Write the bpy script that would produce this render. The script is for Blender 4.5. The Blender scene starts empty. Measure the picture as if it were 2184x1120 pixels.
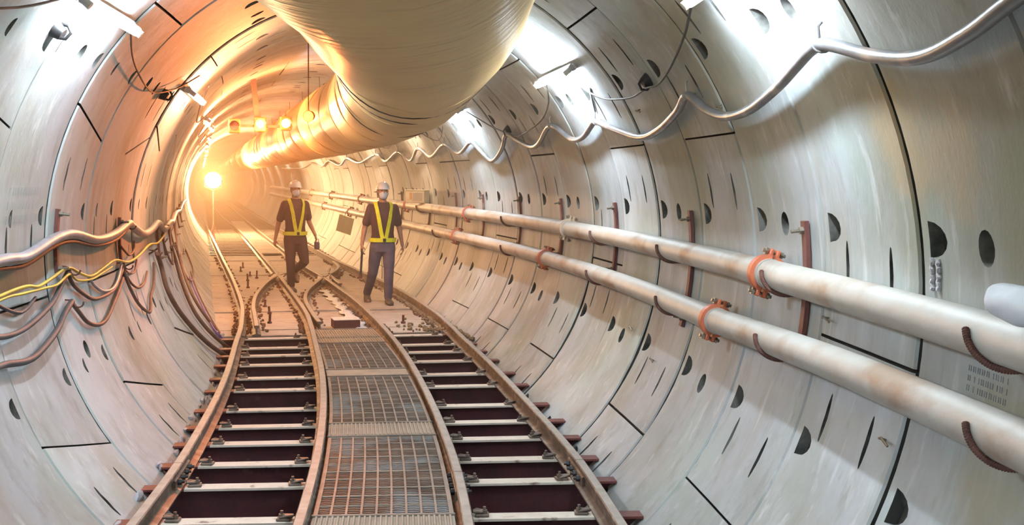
import bpy, bmesh, math, random
from mathutils import Vector, Matrix
random.seed(7)
PI = math.pi
sc = bpy.context.scene
COL = sc.collection

# ------------------------------------------------------------------ camera, world, exposure
CAM_H = 1.83242
def camera():
    yaw, pit, rol, f = -0.026409, 0.070753, 0.011732, 2440.45
    cy, sy, cp, sp, cr, sr = math.cos(yaw), math.sin(yaw), math.cos(pit), math.sin(pit), math.cos(rol), math.sin(rol)
    x1 = Vector((cy, -sy, 0)); y1 = Vector((sy, cy, 0)); z1 = Vector((0, 0, 1))
    y2 = cp*y1 - sp*z1; z2 = sp*y1 + cp*z1
    x3 = cr*x1 + sr*z2; z3 = -sr*x1 + cr*z2
    m = Matrix((x3, z3, -y2)).transposed().to_4x4()
    m.translation = Vector((0, 0, CAM_H))
    cd = bpy.data.cameras.new('camera'); cd.sensor_width = 36; cd.sensor_fit = 'HORIZONTAL'
    cd.lens = f/2184*36; cd.clip_start = .05; cd.clip_end = 400
    c = bpy.data.objects.new('camera', cd); c.matrix_world = m; COL.objects.link(c); sc.camera = c
camera()
w = bpy.data.worlds.new('world'); sc.world = w; w.use_nodes = True
w.node_tree.nodes['Background'].inputs[0].default_value = (.9, .95, 1, 1)
w.node_tree.nodes['Background'].inputs[1].default_value = .0
vs = sc.view_settings
vs.view_transform = 'Standard'; vs.look = 'None'; vs.gamma = 1; vs.use_curve_mapping = False
vs.exposure = 0.0
sc.cycles.use_denoising = True
sc.cycles.max_bounces = 7; sc.cycles.diffuse_bounces = 4; sc.cycles.use_adaptive_sampling = True; sc.cycles.adaptive_threshold = .05; sc.cycles.volume_bounces = 0
sc.cycles.sample_clamp_indirect = 6
TUBE_W = 218.0          # radiance of the fluorescent tubes
AMBER_W = 90.0         # watts of the warm lamps deep in the tunnel
GLOW_LAMP_W = 3800.0
HAZE = .017
ORANGE_BEAM_W = 800.0

# ------------------------------------------------------------------ tunnel frame
CX, RC, R, ZA, S2, S0 = -0.452337, 1/0.02086127, 1.993577, 1.382576, 14.0, 3.982676
def ang(s): return min(s, S2)/RC
def TP(s, u, z):
    a = min(s, S2)/RC
    x = CX - RC*(1-math.cos(a)); y = RC*math.sin(a)
    e = max(s-S2, 0)
    x -= e*math.sin(a); y += e*math.cos(a)
    return Vector((x+u*math.cos(a), y+u*math.sin(a), z))
def WP(s, phi, r):
    p = math.radians(phi)
    return TP(s, r*math.cos(p), ZA+r*math.sin(p))
def TM(s, u, z):
    return Matrix.Translation(TP(s, u, z)) @ Matrix.Rotation(ang(s), 4, 'Z')
def lerp(a, b, t): return a+(b-a)*t

# ------------------------------------------------------------------ materials
def _n(nt, t, **kw):
    n = nt.nodes.new(t)
    for k, v in kw.items(): setattr(n, k, v)
    return n
def simple(name, c1, c2=None, scale=6, stretch=(1, 1, 1), rough=.7, metal=0, bump=0, bscale=None, ramp=(.35, .65), c3=None, s3=3, r3=(.55, .7), rand=0, coord='Object', spec=.5):
    m = bpy.data.materials.new(name); m.use_nodes = True; nt = m.node_tree; L = nt.links.new
    b = nt.nodes['Principled BSDF']; b.inputs['Roughness'].default_value = rough; b.inputs['Metallic'].default_value = metal
    b.inputs['Specular IOR Level'].default_value = spec
    tc = _n(nt, 'ShaderNodeTexCoord'); mp = _n(nt, 'ShaderNodeMapping'); mp.inputs['Scale'].default_value = stretch
    if coord == 'World':
        g = _n(nt, 'ShaderNodeNewGeometry'); L(g.outputs['Position'], mp.inputs[0])
    else: L(tc.outputs[coord], mp.inputs[0])
    if c2 is None: c2 = tuple(x*.8 for x in c1)
    no = _n(nt, 'ShaderNodeTexNoise'); no.inputs['Scale'].default_value = scale; no.inputs['Detail'].default_value = 5; no.inputs['Roughness'].default_value = .6
    L(mp.outputs[0], no.inputs['Vector'])
    cr = _n(nt, 'ShaderNodeValToRGB'); cr.color_ramp.elements[0].position = ramp[0]; cr.color_ramp.elements[1].position = ramp[1]
    cr.color_ramp.elements[0].color = (*c1, 1); cr.color_ramp.elements[1].color = (*c2, 1)
    L(no.outputs[0], cr.inputs[0]); out = cr.outputs[0]
    if c3:
        n3 = _n(nt, 'ShaderNodeTexNoise'); n3.inputs['Scale'].default_value = s3; n3.inputs['Detail'].default_value = 6
        L(mp.outputs[0], n3.inputs['Vector'])
        r_ = _n(nt, 'ShaderNodeMapRange'); r_.inputs[1].default_value = r3[0]; r_.inputs[2].default_value = r3[1]
        L(n3.outputs[0], r_.inputs[0])
        mx = _n(nt, 'ShaderNodeMix', data_type='RGBA'); mx.inputs[7].default_value = (*c3, 1)
        L(r_.outputs[0], mx.inputs[0]); L(out, mx.inputs[6]); out = mx.outputs[2]
    if rand:
        oi = _n(nt, 'ShaderNodeObjectInfo'); mr = _n(nt, 'ShaderNodeMapRange'); mr.inputs[3].default_value = 1-rand; mr.inputs[4].default_value = 1+rand
        L(oi.outputs['Random'], mr.inputs[0])
        hs = _n(nt, 'ShaderNodeHueSaturation'); L(mr.outputs[0], hs.inputs['Value']); L(out, hs.inputs['Color']); out = hs.outputs[0]
    L(out, b.inputs['Base Color'])
    if bump:
        nb = _n(nt, 'ShaderNodeTexNoise'); nb.inputs['Scale'].default_value = bscale or scale*6; nb.inputs['Detail'].default_value = 4
        L(mp.outputs[0], nb.inputs['Vector'])
        bp = _n(nt, 'ShaderNodeBump'); bp.inputs['Strength'].default_value = bump; bp.inputs['Distance'].default_value = .01
        L(nb.outputs[0], bp.inputs['Height']); L(bp.outputs[0], b.inputs['Normal'])
    return m
def emit(name, c, s):
    m = bpy.data.materials.new(name); m.use_nodes = True; b = m.node_tree.nodes['Principled BSDF']
    b.inputs['Base Color'].default_value = (*[min(1, x) for x in c], 1)
    b.inputs['Emission Color'].default_value = (*c, 1); b.inputs['Emission Strength'].default_value = s
    return m

def concrete():
    m = bpy.data.materials.new('concrete'); m.use_nodes = True; nt = m.node_tree; L = nt.links.new
    b = nt.nodes['Principled BSDF']; b.inputs['Roughness'].default_value = .62; b.inputs['Specular IOR Level'].default_value = .35
    g = _n(nt, 'ShaderNodeNewGeometry'); pos = g.outputs['Position']
    def noise(scale, stretch=(1, 1, 1), off=(0, 0, 0), det=5, rough=.6):
        mp = _n(nt, 'ShaderNodeMapping'); mp.inputs['Scale'].default_value = stretch; mp.inputs['Location'].default_value = off
        L(pos, mp.inputs[0]); n = _n(nt, 'ShaderNodeTexNoise'); n.inputs['Scale'].default_value = scale; n.inputs['Detail'].default_value = det; n.inputs['Roughness'].default_value = rough
        L(mp.outputs[0], n.inputs['Vector']); return n.outputs[0]
    def rng(v, a, b_, lo=0, hi=1):
        r_ = _n(nt, 'ShaderNodeMapRange'); r_.inputs[1].default_value = a; r_.inputs[2].default_value = b_; r_.inputs[3].default_value = lo; r_.inputs[4].default_value = hi
        L(v, r_.inputs[0]); return r_.outputs[0]
    def mix(f, a, col):
        mx = _n(nt, 'ShaderNodeMix', data_type='RGBA'); L(f, mx.inputs[0])
        if isinstance(a, tuple): mx.inputs[6].default_value = (*a, 1)
        else: L(a, mx.inputs[6])
        mx.inputs[7].default_value = (*col, 1); return mx.outputs[2]
    c = mix(rng(noise(1.6), .35, .65), (.48, .505, .525), (.39, .41, .425))
    c = mix(rng(noise(1.1, (1, 1, .7), (9, 3, 1)), .5, .68, 0, .75), c, (.42, .51, .48))          # pale green damp
    c = mix(rng(noise(.8, (1, 1, .8), (2, 7, 5)), .48, .67, 0, .75), c, (.26, .26, .19))       # olive grime
    c = mix(rng(noise(1.3, (1, 1, .5), (4, 1, 8)), .52, .70, 0, .5), c, (.34, .28, .22))      # brownish stain
    c = mix(rng(noise(1.2, (6, 6, .8), (1, 2, 3)), .52, .72, 0, .55), c, (.24, .24, .21))    # run-down streaks
    c = mix(rng(noise(1.5, (7, 7, .7), (8, 2, 6)), .58, .72, 0, .55), c, (.64, .65, .65))      # pale lime runs
    c = mix(rng(noise(14, (1, 1, .4), (3, 3, 3)), .62, .78, 0, .45), c, (.25, .22, .19))      # flecks
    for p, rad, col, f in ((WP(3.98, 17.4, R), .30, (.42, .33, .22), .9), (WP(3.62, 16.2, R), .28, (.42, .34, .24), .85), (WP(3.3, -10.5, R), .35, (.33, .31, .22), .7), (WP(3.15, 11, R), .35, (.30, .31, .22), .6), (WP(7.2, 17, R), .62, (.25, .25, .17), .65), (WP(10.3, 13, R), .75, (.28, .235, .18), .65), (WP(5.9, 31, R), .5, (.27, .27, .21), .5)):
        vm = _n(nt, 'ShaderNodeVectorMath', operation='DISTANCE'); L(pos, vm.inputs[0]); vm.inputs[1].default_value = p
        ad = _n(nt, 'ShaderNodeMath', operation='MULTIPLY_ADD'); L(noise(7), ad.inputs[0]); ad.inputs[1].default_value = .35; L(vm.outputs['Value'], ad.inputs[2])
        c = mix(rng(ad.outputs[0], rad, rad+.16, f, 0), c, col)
    oi = _n(nt, 'ShaderNodeObjectInfo')
    hs = _n(nt, 'ShaderNodeHueSaturation'); L(rng(oi.outputs['Random'], 0, 1, .88, 1.1), hs.inputs['Value']); L(c, hs.inputs['Color'])
    L(hs.outputs[0], b.inputs['Base Color'])
    h = _n(nt, 'ShaderNodeMath', operation='MULTIPLY_ADD'); L(noise(45, (1, 1, .5)), h.inputs[0]); h.inputs[1].default_value = .4; L(noise(5, (1, 1, .5)), h.inputs[2])
    bp = _n(nt, 'ShaderNodeBump'); bp.inputs['Strength'].default_value = .35; bp.inputs['Distance'].default_value = .012
    L(h.outputs[0], bp.inputs['Height']); L(bp.outputs[0], b.inputs['Normal'])
    return m

def duct_mat():
    m = bpy.data.materials.new('duct_fabric'); m.use_nodes = True; nt = m.node_tree; L = nt.links.new
    b = nt.nodes['Principled BSDF']; b.inputs['Roughness'].default_value = .42
    tc = _n(nt, 'ShaderNodeTexCoord')
    def noise(sc_, st, off=(0, 0, 0)):
        mp = _n(nt, 'ShaderNodeMapping'); mp.inputs['Scale'].default_value = st; mp.inputs['Location'].default_value = off; L(tc.outputs['UV'], mp.inputs[0])
        n = _n(nt, 'ShaderNodeTexNoise'); n.inputs['Scale'].default_value = sc_; n.inputs['Detail'].default_value = 5; L(mp.outputs[0], n.inputs['Vector']); return n.outputs[0]
    cr = _n(nt, 'ShaderNodeValToRGB'); e = cr.color_ramp.elements
    e[0].position = .35; e[0].color = (.90, .61, .27, 1); e[1].position = .7; e[1].color = (.80, .51, .22, 1)
    L(noise(1.3, (1, 2, 1)), cr.inputs[0])
    mr = _n(nt, 'ShaderNodeMapRange'); mr.inputs[1].default_value = .60; mr.inputs[2].default_value = .70; mr.inputs[4].default_value = .5; L(noise(3, (9, .8, 1)), mr.inputs[0])  # fold creases painted into the fabric colour as dark streaks
    mx = _n(nt, 'ShaderNodeMix', data_type='RGBA'); L(mr.outputs[0], mx.inputs[0]); L(cr.outputs[0], mx.inputs[6]); mx.inputs[7].default_value = (.2, .14, .09, 1)
    L(mx.outputs[2], b.inputs['Base Color'])
    bp = _n(nt, 'ShaderNodeBump'); bp.inputs['Strength'].default_value = .5; bp.inputs['Distance'].default_value = .02
    L(noise(3, (6, 1, 1), (3, 1, 0)), bp.inputs['Height']); L(bp.outputs[0], b.inputs['Normal'])
    return m

M = {}
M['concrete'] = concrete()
M['duct'] = duct_mat()
M['gap'] = simple('joint_gasket', (.03, .03, .03), (.075, .07, .06), rough=.9, coord='World')
M['pocket'] = simple('pocket_shade', (.13, .13, .12), (.20, .20, .185), 18, rough=.9, coord='World', c3=(.05, .05, .045), s3=6, r3=(.45, .6))  # recess shade and dark bolt hole painted into the pocket colour
M['rail'] = simple('rail_steel', (.23, .17, .13), (.13, .09, .07), 5, rough=.6, metal=.3, bump=.2, c3=(.36, .28, .21), s3=9, r3=(.5, .7), coord='World')
M['rail_top'] = simple('rail_running_face', (.44, .385, .33), (.33, .28, .235), 9, rough=.6, metal=.05, coord='World')
M['sleeper'] = simple('sleeper_steel', (.088, .018, .024), (.055, .016, .018), 6, rough=.7, metal=.0, bump=.2, c3=(.12, .07, .045), s3=7, r3=(.64, .76), coord='World')
M['dust'] = simple('dusty_flange', (.80, .715, .62), (.70, .61, .52), 8, rough=.85, bump=.25, c3=(.28, .2, .16), s3=11, r3=(.6, .72), coord='World')
M['clip'] = simple('clip_steel', (.12, .09, .075), (.24, .18, .14), 12, rough=.6, metal=.3, coord='World')
M['mud'] = simple('invert_mud', (.05, .03, .028), (.085, .055, .04), 4, rough=.55, bump=.5, c3=(.14, .1, .06), s3=2.5, r3=(.58, .7), coord='World')
M['deck'] = simple('deck_sandy', (.50, .455, .40), (.42, .37, .32), 3, rough=.9, bump=.4, c3=(.36, .25, .18), s3=5, r3=(.56, .72), coord='World')
M['dirt'] = simple('trackside_dirt', (.13, .07, .045), (.22, .13, .08), 14, rough=.95, bump=.6, coord='World')
M['rubble'] = simple('rubble', (.20, .13, .08), (.36, .27, .16), 9, rough=.95, bump=.3, coord='World')
M['mortar'] = simple('mortar', (.58, .56, .60), (.45, .44, .48), 12, rough=.9, bump=.6, coord='World')
M['grate'] = simple('grating_steel', (.20, .15, .115), (.11, .085, .07), 3, rough=.6, metal=.35, c3=(.24, .27, .28), s3=2.2, r3=(.5, .62), coord='World')
M['gratebar'] = simple('grating_bar', (.33, .27, .22), (.23, .19, .155), 6, rough=.6, metal=.3, coord='World')
M['gratestrip'] = simple('grating_strip', (.46, .39, .31), (.36, .30, .24), 6, rough=.75, metal=.1, coord='World')
M['redsteel'] = simple('red_painted_steel', (.20, .055, .045), (.13, .04, .035), 8, rough=.6, bump=.1, coord='World')
M['pipe'] = simple('galvanised_pipe', (.53, .515, .48), (.45, .41, .355), 3, (1, 1, 2), rough=.55, metal=.25, bump=.15, c3=(.36, .26, .19), s3=2.2, r3=(.54, .68), coord='World')
M['coupling'] = simple('orange_coupling', (.62, .16, .07), (.42, .11, .06), 10, rough=.5, bump=.15, coord='World')
M['coupling_pale'] = simple('pale_coupling', (.55, .42, .30), (.45, .33, .24), 10, rough=.5, coord='World')
M['rebar'] = simple('rusty_rebar', (.11, .045, .035), (.17, .07, .05), 18, rough=.75, bump=.3, coord='World')
M['strap'] = simple('bracket_red_brown', (.21, .075, .06), (.13, .05, .045), 7, rough=.6, bump=.15, c3=(.3, .2, .13), s3=5, r3=(.6, .7), coord='World')
M['bolt'] = simple('bolt_steel', (.34, .30, .24), (.22, .19, .15), 20, rough=.4, metal=.7, coord='World')
M['cable'] = simple('grey_cable', (.21, .21, .225), (.15, .15, .16), 10, rough=.32, spec=.7, coord='World', c3=(.42, .33, .29), s3=4, r3=(.56, .66))
M['cable_dark'] = simple('dark_cable', (.05, .05, .055), (.09, .085, .085), 10, rough=.6, coord='World')
M['cable_brown'] = simple('brown_cable', (.16, .085, .06), (.10, .058, .045), 10, rough=.65, coord='World')
M['cable_lilac'] = simple('lilac_grey_cable', (.36, .33, .36), (.26, .23, .25), 8, rough=.4, coord='World')
M['cable_yellow'] = simple('yellow_cable', (.62, .50, .08), (.50, .38, .10), 6, rough=.5, coord='World')
M['cable_purple'] = simple('purple_cable', (.17, .11, .42), (.13, .08, .33), 6, rough=.4, coord='World')
M['white'] = simple('white_paint', (.75, .75, .74), (.65, .65, .64), 8, rough=.5, coord='World')
M['sack'] = simple('white_sack', (.74, .79, .84), (.62, .67, .74), 5, rough=.6, bump=.3, bscale=9, coord='World')
M['black'] = simple('black_plastic', (.02, .02, .022), (.035, .03, .03), 10, rough=.5, coord='World')
M['skin'] = simple('skin', (.42, .23, .15), (.36, .19, .12), 12, rough=.55, coord='World')
M['shirt'] = simple('maroon_shirt', (.085, .038, .036), (.06, .027, .027), 9, rough=.85, bump=.3, bscale=25, coord='World')
M['trousers'] = simple('purple_grey_trousers', (.13, .115, .165), (.09, .078, .115), 8, rough=.85, bump=.3, bscale=22, coord='World')
M['trousers2'] = simple('dark_brown_trousers', (.085, .045, .045), (.06, .033, .033), 8, rough=.85, bump=.3, bscale=22, coord='World')
M['vest'] = simple('yellow_reflective', (.80, .85, .02), (.66, .70, .03), 14, rough=.5, coord='World')
M['vest_or'] = simple('yellow_green_reflective', (.76, .78, .03), (.60, .62, .04), 14, rough=.5, coord='World')
M['helmet'] = simple('white_helmet', (.72, .74, .76), (.64, .66, .68), 9, rough=.3, coord='World')
M['mask'] = simple('face_mask', (.60, .66, .76), (.54, .60, .70), 15, rough=.8, coord='World')
M['boot'] = simple('dusty_boot', (.10, .08, .065), (.16, .13, .10), 12, rough=.85, coord='World')
M['hair'] = simple('hair', (.012, .01, .01), (.02, .015, .012), 20, rough=.6, coord='World')
M['eye'] = simple('eye', (.03, .02, .02), (.02, .02, .02), rough=.2)
M['box'] = simple('pale_carton', (.66, .62, .48), (.58, .52, .40), 6, rough=.7, coord='World')
M['boxlabel'] = simple('grey_label', (.36, .34, .28), (.42, .38, .32), 9, rough=.7, coord='World')
M['orange_print'] = simple('orange_print', (.62, .36, .16), (.52, .30, .14), 9, rough=.7, coord='World')
M['sheet'] = simple('olive_sheet', (.50, .50, .36), (.42, .41, .29), 5, rough=.8, coord='World')
M['plastic'] = simple('white_plastic', (.72, .72, .74), (.60, .58, .58), 7, rough=.4, bump=.5, bscale=20, coord='World')
M['sig_body'] = simple('signal_case', (.40, .17, .05), (.30, .12, .05), 9, rough=.5, coord='World')
M['mark'] = simple('stencil_ink', (.30, .30, .30), (.38, .38, .38), 30, rough=.8, coord='World')
M['tube'] = emit('fluorescent_tube', (.76, .89, 1.0), TUBE_W)
M['tube_warm'] = emit('warm_tube', (1.0, .45, .20), TUBE_W*1.15)
M['tube_soft'] = emit('warm_white_tube', (1.0, .66, .40), TUBE_W*.65)
M['amber'] = emit('amber_lens', (1.0, .42, .03), 9)
M['green'] = emit('green_lens', (.20, 1.0, .38), 3.2)
M['added_flood'] = emit('added_flood_lens', (1.0, .72, .40), 60)
M['zinc'] = simple('zinc_housing', (.55, .56, .57), (.46, .47, .48), 9, rough=.5, metal=.3, coord='World')

# ------------------------------------------------------------------ object helpers
def mesh_obj(name, verts, faces, mats, parent=None, smooth=35, mi=None, uvs=None):
    me = bpy.data.meshes.new(name); me.from_pydata([tuple(v) for v in verts], [], faces)
    if not isinstance(mats, (list, tuple)): mats = [mats]
    for m_ in mats: me.materials.append(m_)
    if mi: me.polygons.foreach_set('material_index', mi)
    if uvs:
        ul = me.uv_layers.new(name='UVMap')
        for lp in me.loops: ul.data[lp.index].uv = uvs[lp.vertex_index]
    if smooth:
        me.polygons.foreach_set('use_smooth', [True]*len(me.polygons))
        me.update()
        me.set_sharp_from_angle(angle=math.radians(smooth))
    me.update()
    o = bpy.data.objects.new(name, me); COL.objects.link(o)
    if parent is not None: o.parent = parent
    return o
def empty(name, mat_=None):
    o = bpy.data.objects.new(name, None); COL.objects.link(o); o.empty_display_size = .1
    if mat_ is not None: o.matrix_world = mat_
    return o
def tag(o, label, cat, group=None):
    o['label'] = label; o['category'] = cat
    if group: o['group'] = group
    return o
def struct(o): o['kind'] = 'structure'; return o
def part(o, parent):
    o.parent = parent; return o
class MB:
    def __init__(self): self.v = []; self.f = []; self.mi = []; self.uv = []
    def add(self, vs_, fs, mi=0, T=None):
        n = len(self.v)
        for v in vs_: self.v.append((T @ Vector(v)) if T is not None else Vector(v))
        for f in fs: self.f.append(tuple(i+n for i in f)); self.mi.append(mi)
    def box(self, c, d, T=None, mi=0, rot=None, bev=0):
        x, y, z = d[0]/2, d[1]/2, d[2]/2
        M_ = Matrix.Translation(Vector(c))
        if rot is not None: M_ = M_ @ rot
        if T is not None: M_ = T @ M_
        if bev:
            b = min(bev, x*.9, y*.9, z*.9); vs_ = []
            for sx in (-1, 1):
                for sy in (-1, 1):
                    for sz in (-1, 1):
                        vs_ += [(sx*x, sy*(y-b), sz*(z-b)), (sx*(x-b), sy*y, sz*(z-b)), (sx*(x-b), sy*(y-b), sz*z)]
            bm = bmesh.new()
            for v in vs_: bm.verts.new(v)
            r_ = bmesh.ops.convex_hull(bm, input=bm.verts)
            bm.verts.index_update()
            self.add([v.co.copy() for v in bm.verts], [tuple(v.index for v in f.verts) for f in bm.faces], mi, M_); bm.free(); return
        vs_ = [(sx*x, sy*y, sz*z) for sx in (-1, 1) for sy in (-1, 1) for sz in (-1, 1)]
        self.add(vs_, [(0, 1, 3, 2), (4, 6, 7, 5), (0, 4, 5, 1), (2, 3, 7, 6), (0, 2, 6, 4), (1, 5, 7, 3)], mi, M_)
    def tube(self, pts, r, n=8, T=None, mi=0, cap=True, closed=False, flat=1.0, up=None):
        pts = [Vector(p) for p in pts]; m = len(pts)
        rs = r if isinstance(r, (list, tuple)) else [r]*m
        vs_ = []; fs = []; prev = None
        for i, p in enumerate(pts):
            if closed: t = pts[(i+1) % m]-pts[i-1]
            else: t = pts[min(i+1, m-1)]-pts[max(i-1, 0)]
            t = t.normalized() if t.length > 1e-9 else Vector((0, 1, 0))
            if prev is None:
                a = Vector(up) if up is not None else (Vector((0, 0, 1)) if abs(t.z) < .9 else Vector((1, 0, 0)))
            else: a = prev
            s_ = t.cross(a).normalized(); a = s_.cross(t).normalized(); prev = a
            for k in range(n):
                th = 2*PI*k/n; vs_.append(p+rs[i]*(math.cos(th)*s_+flat*math.sin(th)*a))
        for i in range(m if closed else m-1):
            j = (i+1) % m
            for k in range(n): fs.append((i*n+k, i*n+(k+1) % n, j*n+(k+1) % n, j*n+k))
        if cap and not closed: fs += [tuple(range(n-1, -1, -1)), tuple((m-1)*n+k for k in range(n))]
        self.add(vs_, fs, mi, T)
    def cyl(self, p, q, r, n=12, T=None, mi=0, r2=None): self.tube([p, q], [r, r if r2 is None else r2], n, T, mi)
    def prism(self, poly, y0, y1, T=None, mi=0):
        n = len(poly); vs_ = [(x, y0, z) for x, z in poly]+[(x, y1, z) for x, z in poly]
        self.add(vs_, [(i, (i+1) % n, n+(i+1) % n, n+i) for i in range(n)]+[tuple(range(n-1, -1, -1)), tuple(range(n, 2*n))], mi, T)
    def sphere(self, c, r, n=10, m=6, T=None, mi=0):
        if not isinstance(r, (tuple, list)): r = (r, r, r)
        vs_ = [(c[0], c[1], c[2]-r[2])]; fs = []
        for i in range(1, m):
            th = -PI/2+PI*i/m
            for k in range(n): ph = 2*PI*k/n; vs_.append((c[0]+r[0]*math.cos(th)*math.cos(ph), c[1]+r[1]*math.cos(th)*math.sin(ph), c[2]+r[2]*math.sin(th)))
        vs_.append((c[0], c[1], c[2]+r[2])); t = len(vs_)-1
        for k in range(n): fs.append((0, 1+(k+1) % n, 1+k))
        for i in range(m-2):
            for k in range(n): a = 1+i*n; fs.append((a+k, a+(k+1) % n, a+n+(k+1) % n, a+n+k))
        for k in range(n): a = 1+(m-2)*n; fs.append((a+k, a+(k+1) % n, t))
        self.add(vs_, fs, mi, T)
    def loft(self, secs, n=16, T=None, mi=0):
        # secs: list of (center, ax1, ax2) vectors
        vs_ = []; fs = []
        for c, a, b in secs:
            for k in range(n): th = 2*PI*k/n; vs_.append(Vector(c)+math.cos(th)*Vector(a)+math.sin(th)*Vector(b))
        for i in range(len(secs)-1):
            for k in range(n): fs.append((i*n+k, i*n+(k+1) % n, (i+1)*n+(k+1) % n, (i+1)*n+k))
        fs += [tuple(range(n-1, -1, -1)), tuple((len(secs)-1)*n+k for k in range(n))]
        self.add(vs_, fs, mi, T)
    def obj(self, name, mats, parent=None, smooth=35, uvs=None):
        return mesh_obj(name, self.v, self.f, mats, parent, smooth, self.mi if any(self.mi) else None, uvs)
def fixn(o):
    bm = bmesh.new(); bm.from_mesh(o.data); bmesh.ops.recalc_face_normals(bm, faces=bm.faces); bm.to_mesh(o.data); bm.free(); return o
def bake(o):
    dg = bpy.context.evaluated_depsgraph_get(); ev = o.evaluated_get(dg); me = bpy.data.meshes.new_from_object(ev)
    old = o.data; o.modifiers.clear(); o.data = me; me.name = old.name; bpy.data.meshes.remove(old); return o
def smoothcurve(pts, k=6):
    pts = [tuple(p) for p in pts]; n = len(pts); out = []
    for i in range(n-1):
        p0 = pts[max(i-1, 0)]; p1 = pts[i]; p2 = pts[i+1]; p3 = pts[min(i+2, n-1)]
        for j in range(k):
            t = j/k
            out.append(tuple(.5*(2*b+(c-a)*t+(2*a-5*b+4*c-d)*t*t+(3*b-a-3*c+d)*t**3) for a, b, c, d in zip(p0, p1, p2, p3)))
    out.append(pts[-1]); return out
def ordw(i):
    W_ = 'first second third fourth fifth sixth seventh eighth ninth tenth eleventh twelfth thirteenth fourteenth fifteenth sixteenth seventeenth eighteenth nineteenth twentieth'.split()
    return W_[i] if i < 20 else 'twenty-'+W_[i-20]

# ------------------------------------------------------------------ tunnel lining: rings of segments with recessed pockets
TYPES = {'A': [-119, -35, 49.8, 132.5, 157], 'B': [-64, 21.3, 104.5, 187.5, 211.7], 'C': [-89.5, -6.4, 76.5, 159.7, 187.5]}
LEAN = {('A', 4): 6.0, ('B', 4): 6.6, ('C', 3): -5.0}      # leaning joints of the key segments
RING = {-4: 'B', -3: 'A', -2: 'B', -1: 'A', 0: 'A', 1: 'C', 2: 'A', 3: 'B', 4: 'A', 5: 'B', 6: 'C', 7: 'A', 8: 'B', 9: 'A', 10: 'C', 11: 'A', 12: 'B', 13: 'B'}
K0, K1 = -4, 30
GAP = {0: .040, 1: .014, 2: .018, 3: .022, 4: .022, 5: .022, 6: .036, -1: .02, -2: .02}
def gap(k, phi):
    g = GAP.get(k, .018+.014*((k*7) % 5)/5)
    ph = (phi+180) % 360-180
    if k in (3, 4, 5, 6) and -34 < ph < -12:        # chipped edges on the lower right
        t = math.sin(PI*(ph+34)/22)
        g += t*(.018+.022*abs(math.sin(ph*1.9+k))*abs(math.sin(ph*.7+2*k)))
    if k in (8, 9) and 135 < phi % 360 < 230: g += .012
    return g
lining = struct(empty('wall_lining'))
def half_ellipsoid(bm, k, phi, ctr_s, a_s, a_p, dep, half, mt=0):
    nf = len(bm.faces)
    n, m = 14, 8; rows = []
    for i in range(m+1):
        th = PI*i/m                                        # from +phi pole to -phi pole
        row = []
        for j in range(n+1 if half else n):
            ps = (PI*j/n if half else 2*PI*j/n)             # in the (s, depth) plane
            ds = -math.sin(ps)*math.sin(th) if half else math.sin(ps)*math.sin(th)
            dd = math.cos(ps)*math.sin(th); dp = math.cos(th)
            row.append(bm.verts.new(WP(ctr_s+a_s*ds, phi+math.degrees(a_p*dp/R), R+dep*dd)))
            if i in (0, m): break
        rows.append(row)
    for i in range(m):
        A, B = rows[i], rows[i+1]
        if len(A) == 1: 
            for j in range(len(B)-1 if half else len(B)): bm.faces.new((A[0], B[j], B[(j+1) % len(B)]))
        elif len(B) == 1:
            for j in range(len(A)-1 if half else len(A)): bm.faces.new((A[(j+1) % len(A)], A[j], B[0]))
        else:
            for j in range(len(A)-1 if half else len(A)):
                j2 = (j+1) % len(A); bm.faces.new((A[j2], A[j], B[j], B[j2]))
    if half:
        loop = [r_[0] for r_ in rows]+[rows[i][-1] for i in range(m-1, 0, -1)]
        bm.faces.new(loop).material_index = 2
    if mt:
        bm.faces.ensure_lookup_table()
        for f in bm.faces[nf:]: f.material_index = mt
def ring_type(k):
    if k in RING: return RING[k]
    return 'ABC'[(k*k+k//2) % 3]
nseg = 0
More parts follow.
